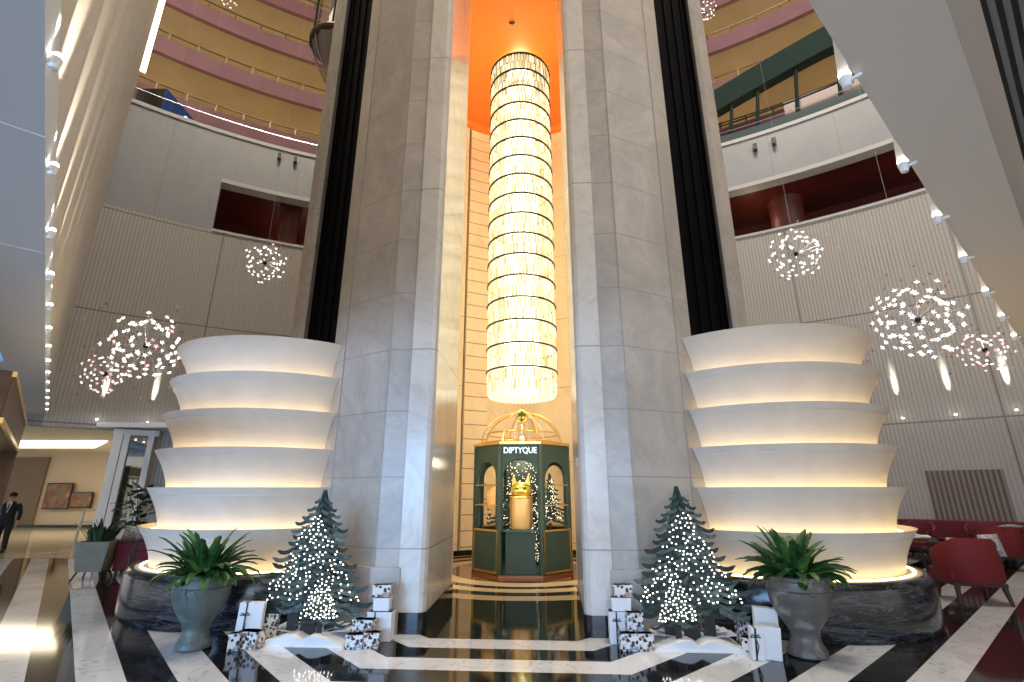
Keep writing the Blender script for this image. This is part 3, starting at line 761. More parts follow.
mb = MB(); mb.box((0, -.185, 3.42), (.03, .03, .26)); mb.box((0, -.185, 3.45), (.2, .03, .03)); mb.tube([(.09*math.sin(2*PI*i/16), -.18, 3.42+.09*math.cos(2*PI*i/16)) for i in range(17)], .012, 5); mb.build('crest_relief', M['kiosk'], em)
mb = MB(); mb.tube([(0, 0, 2.7), (0, 0, 3.6)], .02, 6); mb.lathe([(.02, 2.7), (.12, 2.74), (.10, 2.95), (.03, 3.05)], n=12); mb.build('dome_post', M['steel'], t)
lamp('kiosk_light', 'POINT', (0, 11.8, 2.385), 34, (1.0, .85, .6), shadow_soft_size=.12, specular_factor=0.0)  # assumed lamp under the roof, added to light the kiosk inside
lamp('kiosk_front_light', 'POINT', (0, 11.05, 2.385), 14, (1.0, .88, .65), shadow_soft_size=.05, specular_factor=0.0)  # added fill that brightens the cat bottle, no fitting stands here
# cat-headed golden bottle on the counter
b = thing('golden_cat_bottle', 'amber bottle with a shiny gold cat-eared head in the kiosk front arch', 'bottle', (0, 11.30, .915))
mb = MB(); mb.lathe([(0, 0), (.22, 0), (.245, .04), (.25, .35), (.25, .60), (.23, .66), (0, .66)], n=28); mb.build('body', M['amber'], b, smooth=True)
mb = MB(); mb.lathe([(.255, .63), (.262, .64), (.262, .67), (.255, .68)], n=28, closed=True); mb.build('collar', M['gold_bright'], b)
mb = MB(); mb.ball((0, 0, .80), .235, 24, 14, (1, .8, .72)); hd = mb.build('cat_head', M['gold_bright'], b, smooth=True)
for s_ in (-1, 1):
    mb = MB(); mb.add([(s_*.07, -.04, .92), (s_*.20, -.04, .88), (s_*.19, .03, .88), (s_*.08, .03, .93), (s_*.175, -.01, 1.17)], [(0, 1, 4), (1, 2, 4), (2, 3, 4), (3, 0, 4), (3, 2, 1, 0)]); mb.build('ear', M['gold_bright'], hd)
    mb = MB(); mb.ball((s_*.085, -.172, .83), .035, 10, 6, (1.3, .4, .8)); mb.build('eye', M['kiosk'], hd)
mb = MB(); mb.tube([(-.07, -.19, .75), (-.03, -.2, .735), (0, -.2, .75), (.03, -.2, .735), (.07, -.19, .75)], .01, 5); mb.build('mouth', M['wood_dark'], hd)
mb = MB()
# paper lantern fan in the side window
v = thing('gold_fan_lantern', 'amber fan-shaped lantern in the kiosk window nearer the stone boards', 'lantern', (-.62, 11.42, 1.15))
mb = MB(); mb.lathe([(.02, 0), (.12, .2), (.17, .45), (.10, .60), (.02, .66)], n=10); mb.build('shade', M['amber'], v); mb = MB(); mb.tube([(0, 0, .64), (0, 0, 1.25)], .006, 5); mb.build('cord', M['gold'], v)

# ------------------------------------------------------------------ cut-out fir trees
BULB = MB().ball((0, 0, 0), .0078, 6, 4).mesh('fairy_light', M['bulb'])
BULBW = MB().ball((0, 0, 0), .0072, 6, 4).mesh('fairy_light', M['bulb_warm'])
def lobe(mb, x0, z0, L, droop, y, th, wid, sg, mi, tipup=.25):
    """one drooping cut-out branch, a tapered strip with thickness"""
    n = 7; top = []; bot = []
    for i in range(n+1):
        u = i/n; x = x0+sg*L*u; z = z0-droop*math.sin(u*PI*.62)+tipup*L*max(0, u-.62)**1.3*1.4
        wv = wid*(1-.35*u) if u < .85 else wid*(.70*(1-u)/.15+.10)
        top.append((x, z+wv*.45)); bot.append((x, z-wv*.55))
    poly = top+bot[::-1]; k = len(poly)
    vs = [(x, y-th/2, z) for x, z in poly]+[(x, y+th/2, z) for x, z in poly]
    m = n+1; fs = []
    for i in range(n): fs += [(i, i+1, k-2-i, k-1-i), (k+i+1, k+i, 2*k-1-i, 2*k-2-i)]
    for i in range(k): fs.append((i, (i+1) % k, k+(i+1) % k, k+i))
    mb.add(vs, fs, mi=mi)
def fir_layer(mb, H, W, z0, rows, y, seed, cx=0.0, lean=0.0, wl=1.0, wr=1.0, th=.012):
    rnd = random.Random(seed)
    core = [(cx-W*.50*wl, z0+.12*H), (cx+W*.50*wr, z0+.12*H), (cx+W*.26, z0+.55*H), (cx+.018, z0+H*1.0), (cx-.018, z0+H*1.0), (cx-W*.26, z0+.55*H)]
    vs = [(x, y+.012-th/2, z) for x, z in core]+[(x, y+.012+th/2, z) for x, z in core]
    k = 6; mb.add(vs, [(0, 1, 2, 3, 4, 5), (11, 10, 9, 8, 7, 6)]+[(i, (i+1) % 6, 6+(i+1) % 6, 6+i) for i in range(6)], mi=1)
    for r_ in range(rows):
        u = r_/(rows-1); z = z0+H*(.10+.86*u)
        half = W*(1-u)**.72+.03
        for sg in (-1, 1):
            hw = half*(wl if sg < 0 else wr)*rnd.uniform(.80, 1.12)
            for q, fr in enumerate((1.0, .66, .36)):
                if fr*hw < .05 and q: continue
                jz = rnd.uniform(-.012, .012)+(q*.015)
                lobe(mb, cx+sg*hw*(fr-.52 if fr > .6 else 0), z+jz+(.05*(1-fr))*H*.3, hw*(.52 if fr > .6 else .36), hw*.16+.01, y-.003*rnd.randint(0, 4)-.004*q, th, .050*H/1.6+.020*(1-u)*H, sg, rnd.choice((0, 1, 1, 2, 0)), tipup=rnd.uniform(.2, .5))
def bulbs(parent, pts, n_parts=100, mesh=None):
    mesh = mesh or BULB
    random.Random(3).shuffle(pts)
    for p in pts[:n_parts]: obj('fairy_light', mesh, parent, loc=p)
    rest = pts[n_parts:]
    if rest:
        mb = MB()
        for p in rest: mb.ball(p, .0078, 6, 4)
        o = mb.build('fairy_lights', M['bulb'], parent); o['kind'] = 'stuff'
def tree(sg, loc, label):
    """sg=+1: small tree stands to the right of the large one"""
    t = thing('cutout_fir_tree', label, 'christmas tree', loc, 0)
    mats = [M['tree_a'], M['tree_b'], M['tree_c']]
    mb = MB(); fir_layer(mb, 1.52, .70, .24, 17, .05, 5, cx=0, wl=1.0 if sg > 0 else .86, wr=.86 if sg > 0 else 1.0); mb.build('back_layer', mats, t)
    mb = MB(); fir_layer(mb, 1.22, .54, .24, 15, .0, 9, cx=-.02*sg, wl=1, wr=1); mb.build('front_layer', mats, t)
    mb = MB(); fir_layer(mb, .72, .27, .14, 9, -.09, 12, cx=.14*sg); mb.build('small_tree_layer', mats, t)
    mb = MB(); mb.box((-.02*sg, .03, .14), (.16, .03, .34)); mb.box((-.20*sg, .04, .16), (.12, .03, .32)); mb.box((.20*sg, .05, .18), (.10, .03, .32)); mb.box((.14*sg, -.07, .09), (.055, .03, .22)); mb.build('trunk', M['trunk'], t)
    rnd = random.Random(21+sg); pts = []
    def ok(p, dmin): return all((p[0]-q[0])**2+(p[2]-q[2])**2 > dmin*dmin for q in pts)
    tries = 0
    while len(pts) < 150 and tries < 20000:
        tries += 1
        v = rnd.random()**1.25; x = rnd.uniform(-1, 1)*(.50*(1-v)+.05); z = .42+1.02*v
        if sg*x > .05 and z < .42+.20*1 and sg*x < .30: continue
        p = (x-.02*sg, -.035, z)
        if ok(p, .036): pts.append(p)
    big = len(pts); tries = 0
    while len(pts) < 225 and tries < 20000:
        tries += 1
        v = rnd.random(); x = rnd.uniform(-1, 1)*(.19*(1-v)+.025); z = .24+.52*v
        p = (x+.14*sg, -.125, z)
        if ok(p, .030): pts.append(p)
    bulbs(t, pts, 100)
    t.scale = (1.12, 1.0, .95 if sg > 0 else .975)
    return t
TL = at(318, 640, z=0); TR = at(683, 643, z=0)
tree(1, (-2.30, 6.40, .04), 'flat cut-out fir tree with fairy lights in front of the pale bluish pier')
tree(-1, (2.18, 6.48, .04), 'flat cut-out fir tree with fairy lights in front of the brown-veined pier')

# ------------------------------------------------------------------ open books under the trees
def book(loc, label):
    t = thing('open_book', label, 'book', loc)
    mb = MB(); W = .50
    mb.box((0, .05, .008), (2*W+.02, .52, .014)); mb.build('cover', M['white'], t)
    for s_ in (-1, 1):
        prof = [(0, .016), (W*.98, .016), (W*.98, .026)]+[(W*.98*(1-u), .026+.085*math.sin(u*PI*.62)**1.2 if u < .8 else .026+.085*(1-(u-.8)/.2*.55)*.95) for u in [i/10 for i in range(1, 11)]]
        mb = MB(); k = len(prof); y0, y1 = -.19, .29
        vs = [(s_*x, y0, z) for x, z in prof]+[(s_*x, y1, z) for x, z in prof]
        fs = [tuple(range(k)), tuple(range(2*k-1, k-1, -1))]+[(i, (i+1) % k, k+(i+1) % k, k+i) for i in range(k)]
        mb.add(vs, fs); mb.build('page_block', M['paper'], t)
        for j, (a, q) in enumerate(((.20, .9), (.38, .75), (.55, .6))):
            mb = MB(); n = 6; top = []; 
            for i in range(n+1):
                u = i/n; x = W*q*u; z = .07+x*math.tan(a)*(.9-.35*u); top.append((x, z))
            vs = []
            for x, z in top: vs += [(s_*(.03+x), .02+.05*j, z), (s_*(.03+x), .26, z), (s_*(.03+x), .26, z-.004), (s_*(.03+x), .02+.05*j, z-.004)]
            fs = []
            for i in range(n):
                for e in range(4): fs.append((i*4+e, i*4+(e+1) % 4, i*4+4+(e+1) % 4, i*4+4+e))
            mb.add(vs, fs); mb.build('page', M['paper'], t)
    return t
book((-2.28, 6.36, 0), 'open white book lying under the fir tree by the pale bluish pier')
book((2.22, 6.46, 0), 'open white book lying under the fir tree by the brown-veined pier')

# ------------------------------------------------------------------ gift boxes
def gift(px0, px1, ytop, ybot, depth, dist_y, m, label, rz=0.0, ribbon=False, tilt=0.0, z0=0.0, dd=None, name='gift_box'):
    """box from its silhouette at the ground distance of pixel dist_y"""
    cx = (px0+px1)/2; g = at(cx, dist_y, z=0)
    s, c = math.sin(YAW), math.cos(YAW)
    Yc = -(g.x-CAM.x)*s+g.y*c
    a, b_ = at(px0, (ytop+ybot)/2, Yc=Yc), at(px1, (ytop+ybot)/2, Yc=Yc); top = at(cx, ytop, Yc=Yc).z; bot = max(z0, 0.002) if z0 is not None else at(cx, ybot, Yc=Yc).z
    wdt = (b_-a).length; h = max(.04, top-bot)
    base = (a+b_)/2
    t = thing(name, label, 'gift box', (base.x, base.y+depth/2, bot), rz, None)
    mb = MB(); mb.box((0, 0, h/2), (wdt, depth, h), 0, 0, tilt); mb.build('carton', m, t, bevel=.004)
    mb = MB(); mb.box((0, 0, h-.012), (wdt+.008, depth+.008, .024), 0, 0, tilt) if h > .12 and not tilt else None
    if mb.v: mb.build('lid', m, t)
    if ribbon:
        mb = MB(); mb.box((-wdt*.18, -depth/2-.003, h*.5), (.018, .006, h), 0, 0, tilt); mb.box((-wdt*.18, 0, h+.003), (.018, depth, .006))
        for k in (-1, 1):
            mb.tube([(-wdt*.18, -depth/2-.012, h*.72), (-wdt*.18+k*.03, -depth/2-.03, h*.72+.03), (-wdt*.18+k*.05, -depth/2-.02, h*.72), (-wdt*.18, -depth/2-.012, h*.72)], .006, 5)
        mb.tube([(-wdt*.18, -depth/2-.012, h*.72), (-wdt*.18+.02, -depth/2-.03, h*.45), (-wdt*.18-.01, -depth/2-.03, h*.15)], .006, 5)
        mb.build('ribbon', M['ribbon'], t)
    return t
W_, PW, PB, PP = M['box_white'], M['print_warm'], M['print_blue'], M['print_plum']
# group between the blue-green pot and the tree
gift(236, 259, 603, 640, .12, 646, W_, 'white gift box tied with black ribbon leaning beside the blue-green pot', .25, True, .05)
gift(259, 276, 614, 640, .08, 641, PW, 'upright patterned gift box right of the white ribboned box by the blue-green pot', .1)
gift(236, 259, 632, 650, .14, 650, PW, 'low patterned gift box in front of the white ribboned box by the blue-green pot', -.1)
gift(226, 236, 634, 652, .10, 652, PB, 'small bluish patterned gift box closest to the blue-green pot', .5)
# stack by the left pier
gift(366, 391, 612, 644, .16, 642, W_, 'tall white gift box with black ribbon at the pale bluish pier', 0, True)
gift(373, 389, 598, 612, .12, 642, W_, 'white gift box stacked on the tall one at the pale bluish pier', 0, False, 0, at(380, 612, Yc=6.5).z)
gift(372, 390, 585, 598, .10, 642, PW, 'patterned gift box topmost on the white stack at the pale bluish pier', .1, False, 0, at(380, 598, Yc=6.5).z)
gift(352, 374, 620, 635, .12, 646, PW, 'patterned gift box stacked in front of the white boxes at the pale bluish pier', -.1, False, 0, at(362, 635, Yc=6.3).z)
gift(345, 362, 635, 649, .12, 650, PB, 'bluish patterned gift box on the floor beside the open book', .05)
gift(363, 378, 633, 648, .12, 649, PW, 'brown patterned gift box on the floor beside the bluish patterned one', .1)
# stack by the right pier
gift(610, 632, 612, 645, .16, 645, W_, 'tall white gift box with black ribbon at the brown-veined pier', 0, True)
gift(612, 631, 598, 612, .14, 645, W_, 'white gift box stacked on the tall one at the brown-veined pier', 0, False, 0, at(621, 612, Yc=6.4).z)
gift(614, 632, 585, 598, .10, 645, PW, 'patterned gift box topmost on the white stack at the brown-veined pier', .1, False, 0, at(621, 598, Yc=6.4).z)
gift(627, 643, 613, 634, .12, 649, PB, 'upright patterned gift box standing on two low ones at the brown-veined pier', .1, False, 0, at(635, 634, Yc=6.2).z)
gift(620, 638, 634, 652, .12, 652, PB, 'low patterned gift box on the floor beside the tall white one', .05)
gift(638, 654, 634, 652, .12, 652, PW, 'low brown patterned gift box on the floor touching the open book', .05)
# group between the tree and the grey pot
gift(756, 778, 608, 640, .10, 652, W_, 'white gift box behind another beside the grey stone pot', -.15, False, .06)
gift(764, 782, 627, 662, .12, 661, W_, 'front white gift box leaning beside the grey stone pot', -.15, False, .07)
gift(753, 765, 628, 662, .12, 661, W_, 'narrow white gift box with black ribbon beside the grey stone pot', -.1, True, .06)
gift(739, 751, 618, 645, .12, 645, PP, 'plum patterned gift box between the fir tree and the white boxes', .1)
gift(744, 755, 638, 655, .10, 654, PW, 'small patterned gift box in front of the plum patterned one', -.3)

# ------------------------------------------------------------------ stone pots with ferns
def pot_fern(name, loc, Rr, H, pm, label_pot, label_fern, seed, tall):
    t = thing(name, label_pot, 'pot', loc)
    s = H/.74; q = Rr/.36
    T = .38*q; prof = [(0, 0)]+[(T*a, H*b) for a, b in ((.54, 0), (.60, .02), (.60, .06), (.54, .11), (.46, .18), (.43, .24), (.46, .31), (.60, .40), (.74, .49), (.85, .58), (.92, .67), (.95, .77), (.955, .86), (.95, .93), (1.0, .945), (1.01, .985), (.97, 1.0), (.90, .99), (.84, .90), (0, .89))]
    mb = MB(); mb.lathe(prof, n=40); mb.build('urn', pm, t, smooth=True)
    mb = MB(); mb.lathe([(T*.945, H*.80), (T*.985, H*.815), (T*.945, H*.83)], n=40, closed=True); mb.build('rim_band', pm, t, smooth=True)
    mb = MB()
    for k in range(5):
        a = -PI/2+(k-2)*.35
        mb.tube([(T*(.935-.10*u*u)*math.cos(a+.12*math.sin(u*3)), T*(.935-.10*u*u)*math.sin(a+.12*math.sin(u*3)), H*(.78-.19*u)) for u in (0, .33, .66, 1)], .010, 5)
    mb.ball((0, -T*.93, H*.80), .03, 8, 6); mb.build('garland_relief', pm, t)
    mb = MB(); mb.lathe([(0, .90*H), (T*.85, .91*H), (T*.85, .92*H), (0, .95*H)], n=24); mb.build('soil', M['soil'], t)
    f = thing('potted_fern', label_fern, 'fern', (loc[0], loc[1], .93*H))
    rnd = random.Random(seed); mb = MB(); mb2 = MB()
    for i in range(125):
        a = rnd.uniform(0, 2*PI); inc = rnd.random(); L = rnd.uniform(.34, .60)*(1.1-.2*inc)
        el = R(80-62*inc**.8); el = max(el, R(14)); tgt = mb if rnd.random() < .7 else mb2
        wv = rnd.uniform(.030, .052); n = 9; d = Vector((math.cos(a), math.sin(a), 0)); sd = Vector((-math.sin(a), math.cos(a), 0))
        p = d*rnd.uniform(.02, .17)*q; vs = []; e = el; st = L/n
        for j in range(n+1):
            u = j/n; ww = wv*(min(1, .45+1.6*u)*(1-u**5)**.7+.06)*(1+.22*math.sin(j*2.6))
            nrm = Vector((0, 0, 1))*math.cos(e)-d*math.sin(e)
            vs += [p-sd*ww+nrm*ww*.35, p+nrm*-.003, p+sd*ww+nrm*ww*.35, p+nrm*.004]
            p = p+(d*math.cos(e)+Vector((0, 0, 1))*math.sin(e))*st; e -= R(4+8*inc)*(.4+u)
        fs = []
        for j in range(n):
            o = j*4
            fs += [(o, o+1, o+5, o+4), (o+1, o+2, o+6, o+5), (o+2, o+3, o+7, o+6), (o+3, o, o+4, o+7)]
        tgt.add(vs, fs)
    mb.build('fronds', M['leaf'], f); mb2.build('light_fronds', M['leaf_tip'], f)
pot_fern('stone_urn', (-3.47, 6.06, 0), .300, .785, M['pot_blue'], 'glazed blue-green stone urn standing by the swirled bluish drum base', 'bushy green fern growing in the blue-green urn', 4, 1)
pot_fern('stone_urn', (3.34, 6.25, 0), .318, .805, M['pot_grey'], 'weathered grey-brown stone urn by the black drum base', 'upright green fern growing in the grey-brown urn', 11, 1)

# ------------------------------------------------------------------ hanging star-burst lights
def star_mesh(m, s=.05):
    mb = MB()
    for d in [Vector((0, 0, 1))]+[Vector((math.cos(a), math.sin(a), .35)).normalized() for a in [i*2*PI/5 for i in range(5)]]:
        mb.tube([Vector((0, 0, 0)), d*s*.5, d*s], [.010, .009, .002], 5)
    mb.ball((0, 0, 0), .014, 6, 4)
    return mb.mesh('crystal_star', m)
STAR, STARP = star_mesh(M['star']), star_mesh(M['star_pink'])
def blossom_mesh(m):
    mb = MB()
    for i in range(3):
        a = i*2*PI/3; mb.box((.012*math.cos(a), .012*math.sin(a), 0), (.024, .010, .005), a, .5)
    mb.ball((0, 0, 0), .005, 5, 4); return mb.mesh('blossom', m)
BL = [blossom_mesh(mat('dusky_blossom', (.16, .05, .05), .5)), blossom_mesh(mat('pink_blossom', (.70, .25, .27), .5)), blossom_mesh(mat('pale_blossom', (.75, .70, .68), .5))]
ROD = MB().tube([(0, 0, 0), (0, 0, 1)], .0035, 5).mesh('arm', M['steel'])
def burst(px, py, Yc, rpx, pink, label, n=46, nb=36, cloud=1.5, seed=1):
    c = at(px, py, Yc=Yc); v = py-341; fwd = F*math.cos(PITCH)+v*math.sin(PITCH)
    rad = rpx*Yc/fwd*.96
    t = thing('starburst_light', label, 'hanging light', c, 0, None); rnd = random.Random(seed)
    mb = MB(); mb.ball((0, 0, 0), .055 if rpx > 15 else .04, 12, 8); mb.build('hub', M['shaft_rail'], t, smooth=True)
    mb = MB(); mb.tube([(0, 0, 0), (0, 0, 33.9-c.z)], .002, 4); mb.build('suspension_wire', M['steel'], t)
    for i in range(n):
        z = 1-2*(i+.5)/n; ph = i*2.39996; d = Vector((math.sqrt(1-z*z)*math.cos(ph), math.sqrt(1-z*z)*math.sin(ph), z))
        d = (d+Vector((rnd.uniform(-.1, .1), rnd.uniform(-.1, .1), rnd.uniform(-.1, .1)))).normalized(); L = rad*rnd.uniform(.50, 1.0)**.7
        q = d.to_track_quat('Z', 'Y').to_euler()
        a = obj('arm', ROD, t, rot=q); a.scale = (1, 1, L)
        s = obj('crystal_star', STARP if (pink and i % 2) or (not pink and i % 11 == 5) else STAR, t, loc=d*L, rot=q); k = min(1.15, max(.75, rad/.7)); s.scale = (k, k, k)
    for i in range(nb):
        d = Vector((rnd.gauss(0, 1), rnd.gauss(0, 1), rnd.gauss(0, .8))).normalized()*rad*rnd.uniform(.85, cloud)
        o = obj('blossom', BL[rnd.choice((0, 0, 1, 2))], t, loc=d, rot=(rnd.uniform(0, 3), rnd.uniform(0, 3), rnd.uniform(0, 3))); o.scale = (1.3, 1.3, 1.3)
    return t
burst(146, 346, 10.0, 37, False, 'large white starburst light beside the drum near the pleated wall', 98, 70, 1.6, 2)
burst(105, 374, 11.0, 21, True, 'small pink starburst light close to the pleated wall', 60, 34, 1.7, 3)
burst(265, 263, 12.0, 22, False, 'white starburst light below the small square maroon opening', 62, 26, 1.5, 4)
burst(796, 254, 11.0, 27, False, 'white starburst light below the long maroon opening', 72, 34, 1.5, 5)
burst(918, 320, 9.0, 42, False, 'largest white starburst light on the side of the red armchairs', 99, 80, 1.5, 6)
burst(985, 350, 10.0, 22, True, 'small pink starburst light beside the largest white one', 62, 30, 1.7, 7)
burst(706, 12, 13.0, 11, False, 'small far starburst light high beside the dark lift shaft', 30, 0, 1.3, 8)
burst(228, -2, 15.0, 10, False, 'small far starburst light high before the plum balconies', 26, 0, 1.3, 9)

# ------------------------------------------------------------------ upper level: green arch, blue kiosk, lift cab, columns
t = thing('green_arched_gallery', 'dark green arched steel gallery above the teal glass balustrade', 'gallery', (0, -2, 0))
mb = MB(); n = 30
def gz(u): return 17.1+1.65*math.sin(PI*(u*.72+.12))
b0, b1 = R(22.5), R(50)
vs = []; 
for i in range(n+1):
    u = i/n; b = b0+(b1-b0)*u; r1 = WR+1.0
    zt, zb = gz(u)+.95, gz(u)-.15
    for rr, zz in ((r1, zb), (r1, zt), (r1+.5, zt), (r1+.5, zb)): vs.append((rr*math.sin(b), rr*math.cos(b), zz))
fs = [(i*4+e, i*4+(e+1) % 4, i*4+4+(e+1) % 4, i*4+4+e) for i in range(n) for e in range(4)]+[(0, 1, 2, 3), (n*4, n*4+3, n*4+2, n*4+1)]
mb.add(vs, fs); mb.build('arched_fascia', M['green_metal'], t)
for u in (.06, .16, .30, .44, .62, .80, .95):
    b = b0+(b1-b0)*u; b2 = b-R(1.0); r1 = WR+1.2
    mb = MB(); mb.tube([(r1*math.sin(b), r1*math.cos(b), gz(u)), (r1*math.sin(b2), r1*math.cos(b2), 15.2)], .07, 6); mb.build('strut', M['green_metal'], t)
for z in (16.0, 16.9):
    mb = MB(); mb.tube([((WR+1.25)*math.sin(b0+(b1-b0)*i/20), (WR+1.25)*math.cos(b0+(b1-b0)*i/20), z+.2*i/20) for i in range(21)], .04, 6); mb.build('cross_rail', M['green_metal'], t)
mb = MB(); arcwall(mb, WR+1.6, .1, R(29), R(50), 15.2, 17.3, 20, (0, 0)); mb.build('dark_infill', M['maroon'], t)
for px in (758, 778):
    g_ = at(px, 165, Yc=16.2); d = Vector((g_.x, g_.y+2, 0)).normalized(); p = Vector((0, -2, 0))+d*(WR-.1)
    mb = MB(); mb.box((0, 0, 0), (.14, .12, .30)); mb.box((0, -.08, -.1), (.08, .08, .1)); o = mb.build('wall_speaker', M['black'], loc=(p.x, p.y, 14.45), rot=(0, 0, math.atan2(-d.x, d.y))); tag(o, 'small black box mounted on the pale parapet over the maroon opening', 'speaker', 'black boxes on the parapet east')
for px in (279, 295):
    g_ = at(px, 160, Yc=16.8); d = Vector((g_.x, g_.y+2, 0)).normalized(); p = Vector((0, -2, 0))+d*(WR-.1)
    mb = MB(); mb.box((0, 0, 0), (.12, .12, .26)); mb.box((0, -.08, -.1), (.08, .08, .1)); o = mb.build('wall_speaker', M['black'], loc=(p.x, p.y, 14.6), rot=(0, 0, math.atan2(-d.x, d.y))); tag(o, 'small black box mounted on the pale parapet next to the lift shaft frame', 'speaker', 'black boxes on the parapet west')
for px, py, Yc, r_, lab in ((785, 205, 17.6, .62, 'round maroon column inside the long maroon opening'), (290, 220, 18.2, .40, 'maroon column inside the small square maroon opening')):
    q = at(px, py, Yc=Yc); mb = MB(); mb.lathe([(0, 0), (r_*.9, 0), (r_*.9, .25), (r_, .35), (r_, 2.1), (r_*1.08, 2.24), (0, 2.25)], n=24); o = mb.build('round_column', M['maroon_col'], loc=(q.x, q.y, 10.78), smooth=True); tag(o, lab, 'column')
lamp('restaurant_light', 'POINT', (9.2, 18.2, 12.0), 22, (1, .7, .5), shadow_soft_size=.3)  # unseen fill lamps added to light the maroon restaurant level
lamp('restaurant_light_2', 'POINT', (15.2, 14.8, 12.0), 22, (1, .7, .5), shadow_soft_size=.3)
lamp('restaurant_light_3', 'POINT', (-10.8, 19.0, 11.6), 24, (1, .8, .65), shadow_soft_size=.3)
# blue box
q0 = cw(-13.30, 15.2, 0)
t = thing('blue_kiosk', 'dark blue boxy kiosk standing behind the parapet beside the pleated wall', 'kiosk', (q0.x, q0.y, 13.31), YAW)
mb = MB(); mb.box((-.55, 1.5, 1.6), (1.1, 3.0, 3.2)); mb.build('shell', M['black'], t)
mb = MB(); mb.box((.02, 1.5, 1.6), (.05, 3.0, 3.16)); bp = mb.build('blue_side', M['blue_panel'], t)
mb = MB(); mb.tube([(.06, 1.2+.13*math.cos(a), 2.75+.16*math.sin(a)) for a in [R(50)+R(290)*i/12 for i in range(13)]], .035, 5); mb.box((.06, 1.25, 2.71), (.05, .14, .05)); mb.build('emblem', M['sign_white'], bp)
mb = MB()
for i in range(6): mb.box((.05, 1.7+.25*i, 2.1), (.03, .02, 1.2))
mb.build('side_rib', M['shaft_rail'], bp)
# glass lift cab
q0 = at(326, 40, Yc=9.6)
t = thing('glass_lift_cab', 'glass lift cab with faceted crystal underside high beside the dark shaft', 'lift cab', (-4.66, 9.75, 12.85))
mb = MB(); mb.lathe([(.05, -1.45), (.30, -1.1), (.62, -.45), (.72, -.05)], n=10); mb.build('faceted_bowl', M['cab_glass'], t)
mb = MB(); mb.lathe([(.72, .0), (.72, 2.5)], n=10); mb.build('glass_wall', M['cab_glass'], t)
mb = MB(); mb.lathe([(0, -.08), (.76, -.08), (.78, 0), (.76, .06), (0, .06)], n=20); mb.build('floor_ring', M['bronze'], t)
for k in range(5):
    a = R(100)+k*R(45)
    mb = MB(); mb.tube([(.73*math.cos(a), .73*math.sin(a), 0), (.73*math.cos(a), .73*math.sin(a), 2.5)], .03, 6); mb.build('mullion', M['shaft_rail'], t)
for k in range(8):
    a = k*PI/4+.2
    mb = MB(); mb.tube([(.72*math.cos(a), .72*math.sin(a), -.05), (.62*math.cos(a), .62*math.sin(a), -.45), (.05*math.cos(a), .05*math.sin(a), -1.45)], .014, 5); mb.build('facet_rib', M['steel'], t)
mb = MB(); mb.lathe([(.32, .5), (.36, .9), (.22, 1.5), (.05, 1.8)], n=12); mb.build('cab_lamp', M['crystal_b'], t)
mb = MB(); mb.lathe([(0, 2.5), (.78, 2.5), (.7, 2.8), (0, 2.9)], n=20); mb.build('cab_roof', M['bronze'], t)

t.scale = (.95, .95, 1.0)

# ------------------------------------------------------------------ bronze portal frame at the far left
pf = at(26, 423, Yc=8.0); zt = pf.z; pn = at(15, 371, z=zt)
dirp = (Vector((pf.x, pf.y, 0))-Vector((pn.x, pn.y, 0))).normalized(); L = (Vector((pf.x, pf.y, 0))-Vector((pn.x, pn.y, 0))).length
t = thing('bronze_portal', 'brown bronze-clad portal frame with lattice under the low ceiling', 'portal', (pf.x, pf.y, 0), math.atan2(dirp.y, dirp.x))
mb = MB(); mb.box((-L/2, .8, zt-.24), (L, 1.6, .48)); mb.build('header', M['bronze'], t, bevel=.01)
mb = MB(); mb.box((-L/2, -.005, zt-.03), (L, .03, .05)); mb.box((-L/2, -.005, zt-.45), (L, .03, .05)); mb.build('header_trim', M['gold'], t)
for x in (-.07,):
    mb = MB(); mb.box((x, .22, (zt-.48)/2), (.14, .44, zt-.48)); mb.build('post', M['bronze'], t)
for k in range(4):
    mb = MB(); x0 = -.2-.65*k
    mb.tube([(x0, .2, .5), (x0-.6, .2, zt-.5)], .018, 5); mb.tube([(x0-.6, .2, .5), (x0, .2, zt-.5)], .018, 5); mb.build('lattice', M['gold'], t)

# ------------------------------------------------------------------ corridor contents
def wallpic(x0, y0, x1, y1, label):
    # plane parallel to the corridor end wall
    Yc = 25.0; a = at(x0, (y0+y1)/2, Yc=Yc); b = at(x1, (y0+y1)/2, Yc=Yc); zt = at(x0, y0, Yc=Yc).z; zb = at(x0, y1, Yc=Yc).z
    t = thing('painting', label, 'painting', ((a.x+b.x)/2, (a.y+b.y)/2, (zt+zb)/2), YAW)
    wd = (b-a).length; h = zt-zb
    mb = MB(); mb.box((0, 0, 0), (wd, .05, h)); mb.build('frame', M['wood_dark'], t)
    mb = MB(); mb.box((0, -.03, 0), (wd-.1, .02, h-.1)); mb.build('canvas', M['painting'], t)
wallpic(45, 483, 71, 509, 'larger square abstract painting in rust tones on the corridor end wall')
wallpic(70, 492, 92, 508, 'smaller wide abstract painting in rust tones on the corridor end wall')
q = at(85, 543, z=0)
t = thing('display_easel', 'white metal display stand in front of the paintings', 'stand', (q.x, q.y, 0), YAW)
for s_ in (-1, 1):
    mb = MB(); mb.tube([(s_*.40, 0, 0), (s_*.30, 0, 1.25)], .045, 6); mb.build('leg', M['white'], t)
mb = MB(); mb.tube([(-.30, 0, 1.25), (.30, 0, 1.25)], .045, 6); mb.build('crossbar', M['white'], t); mb = MB(); mb.tube([(-.34, 0, .8), (.34, 0, .8)], .03, 6); mb.build('crossbar', M['white'], t); t.scale = (.9, .9, .85)

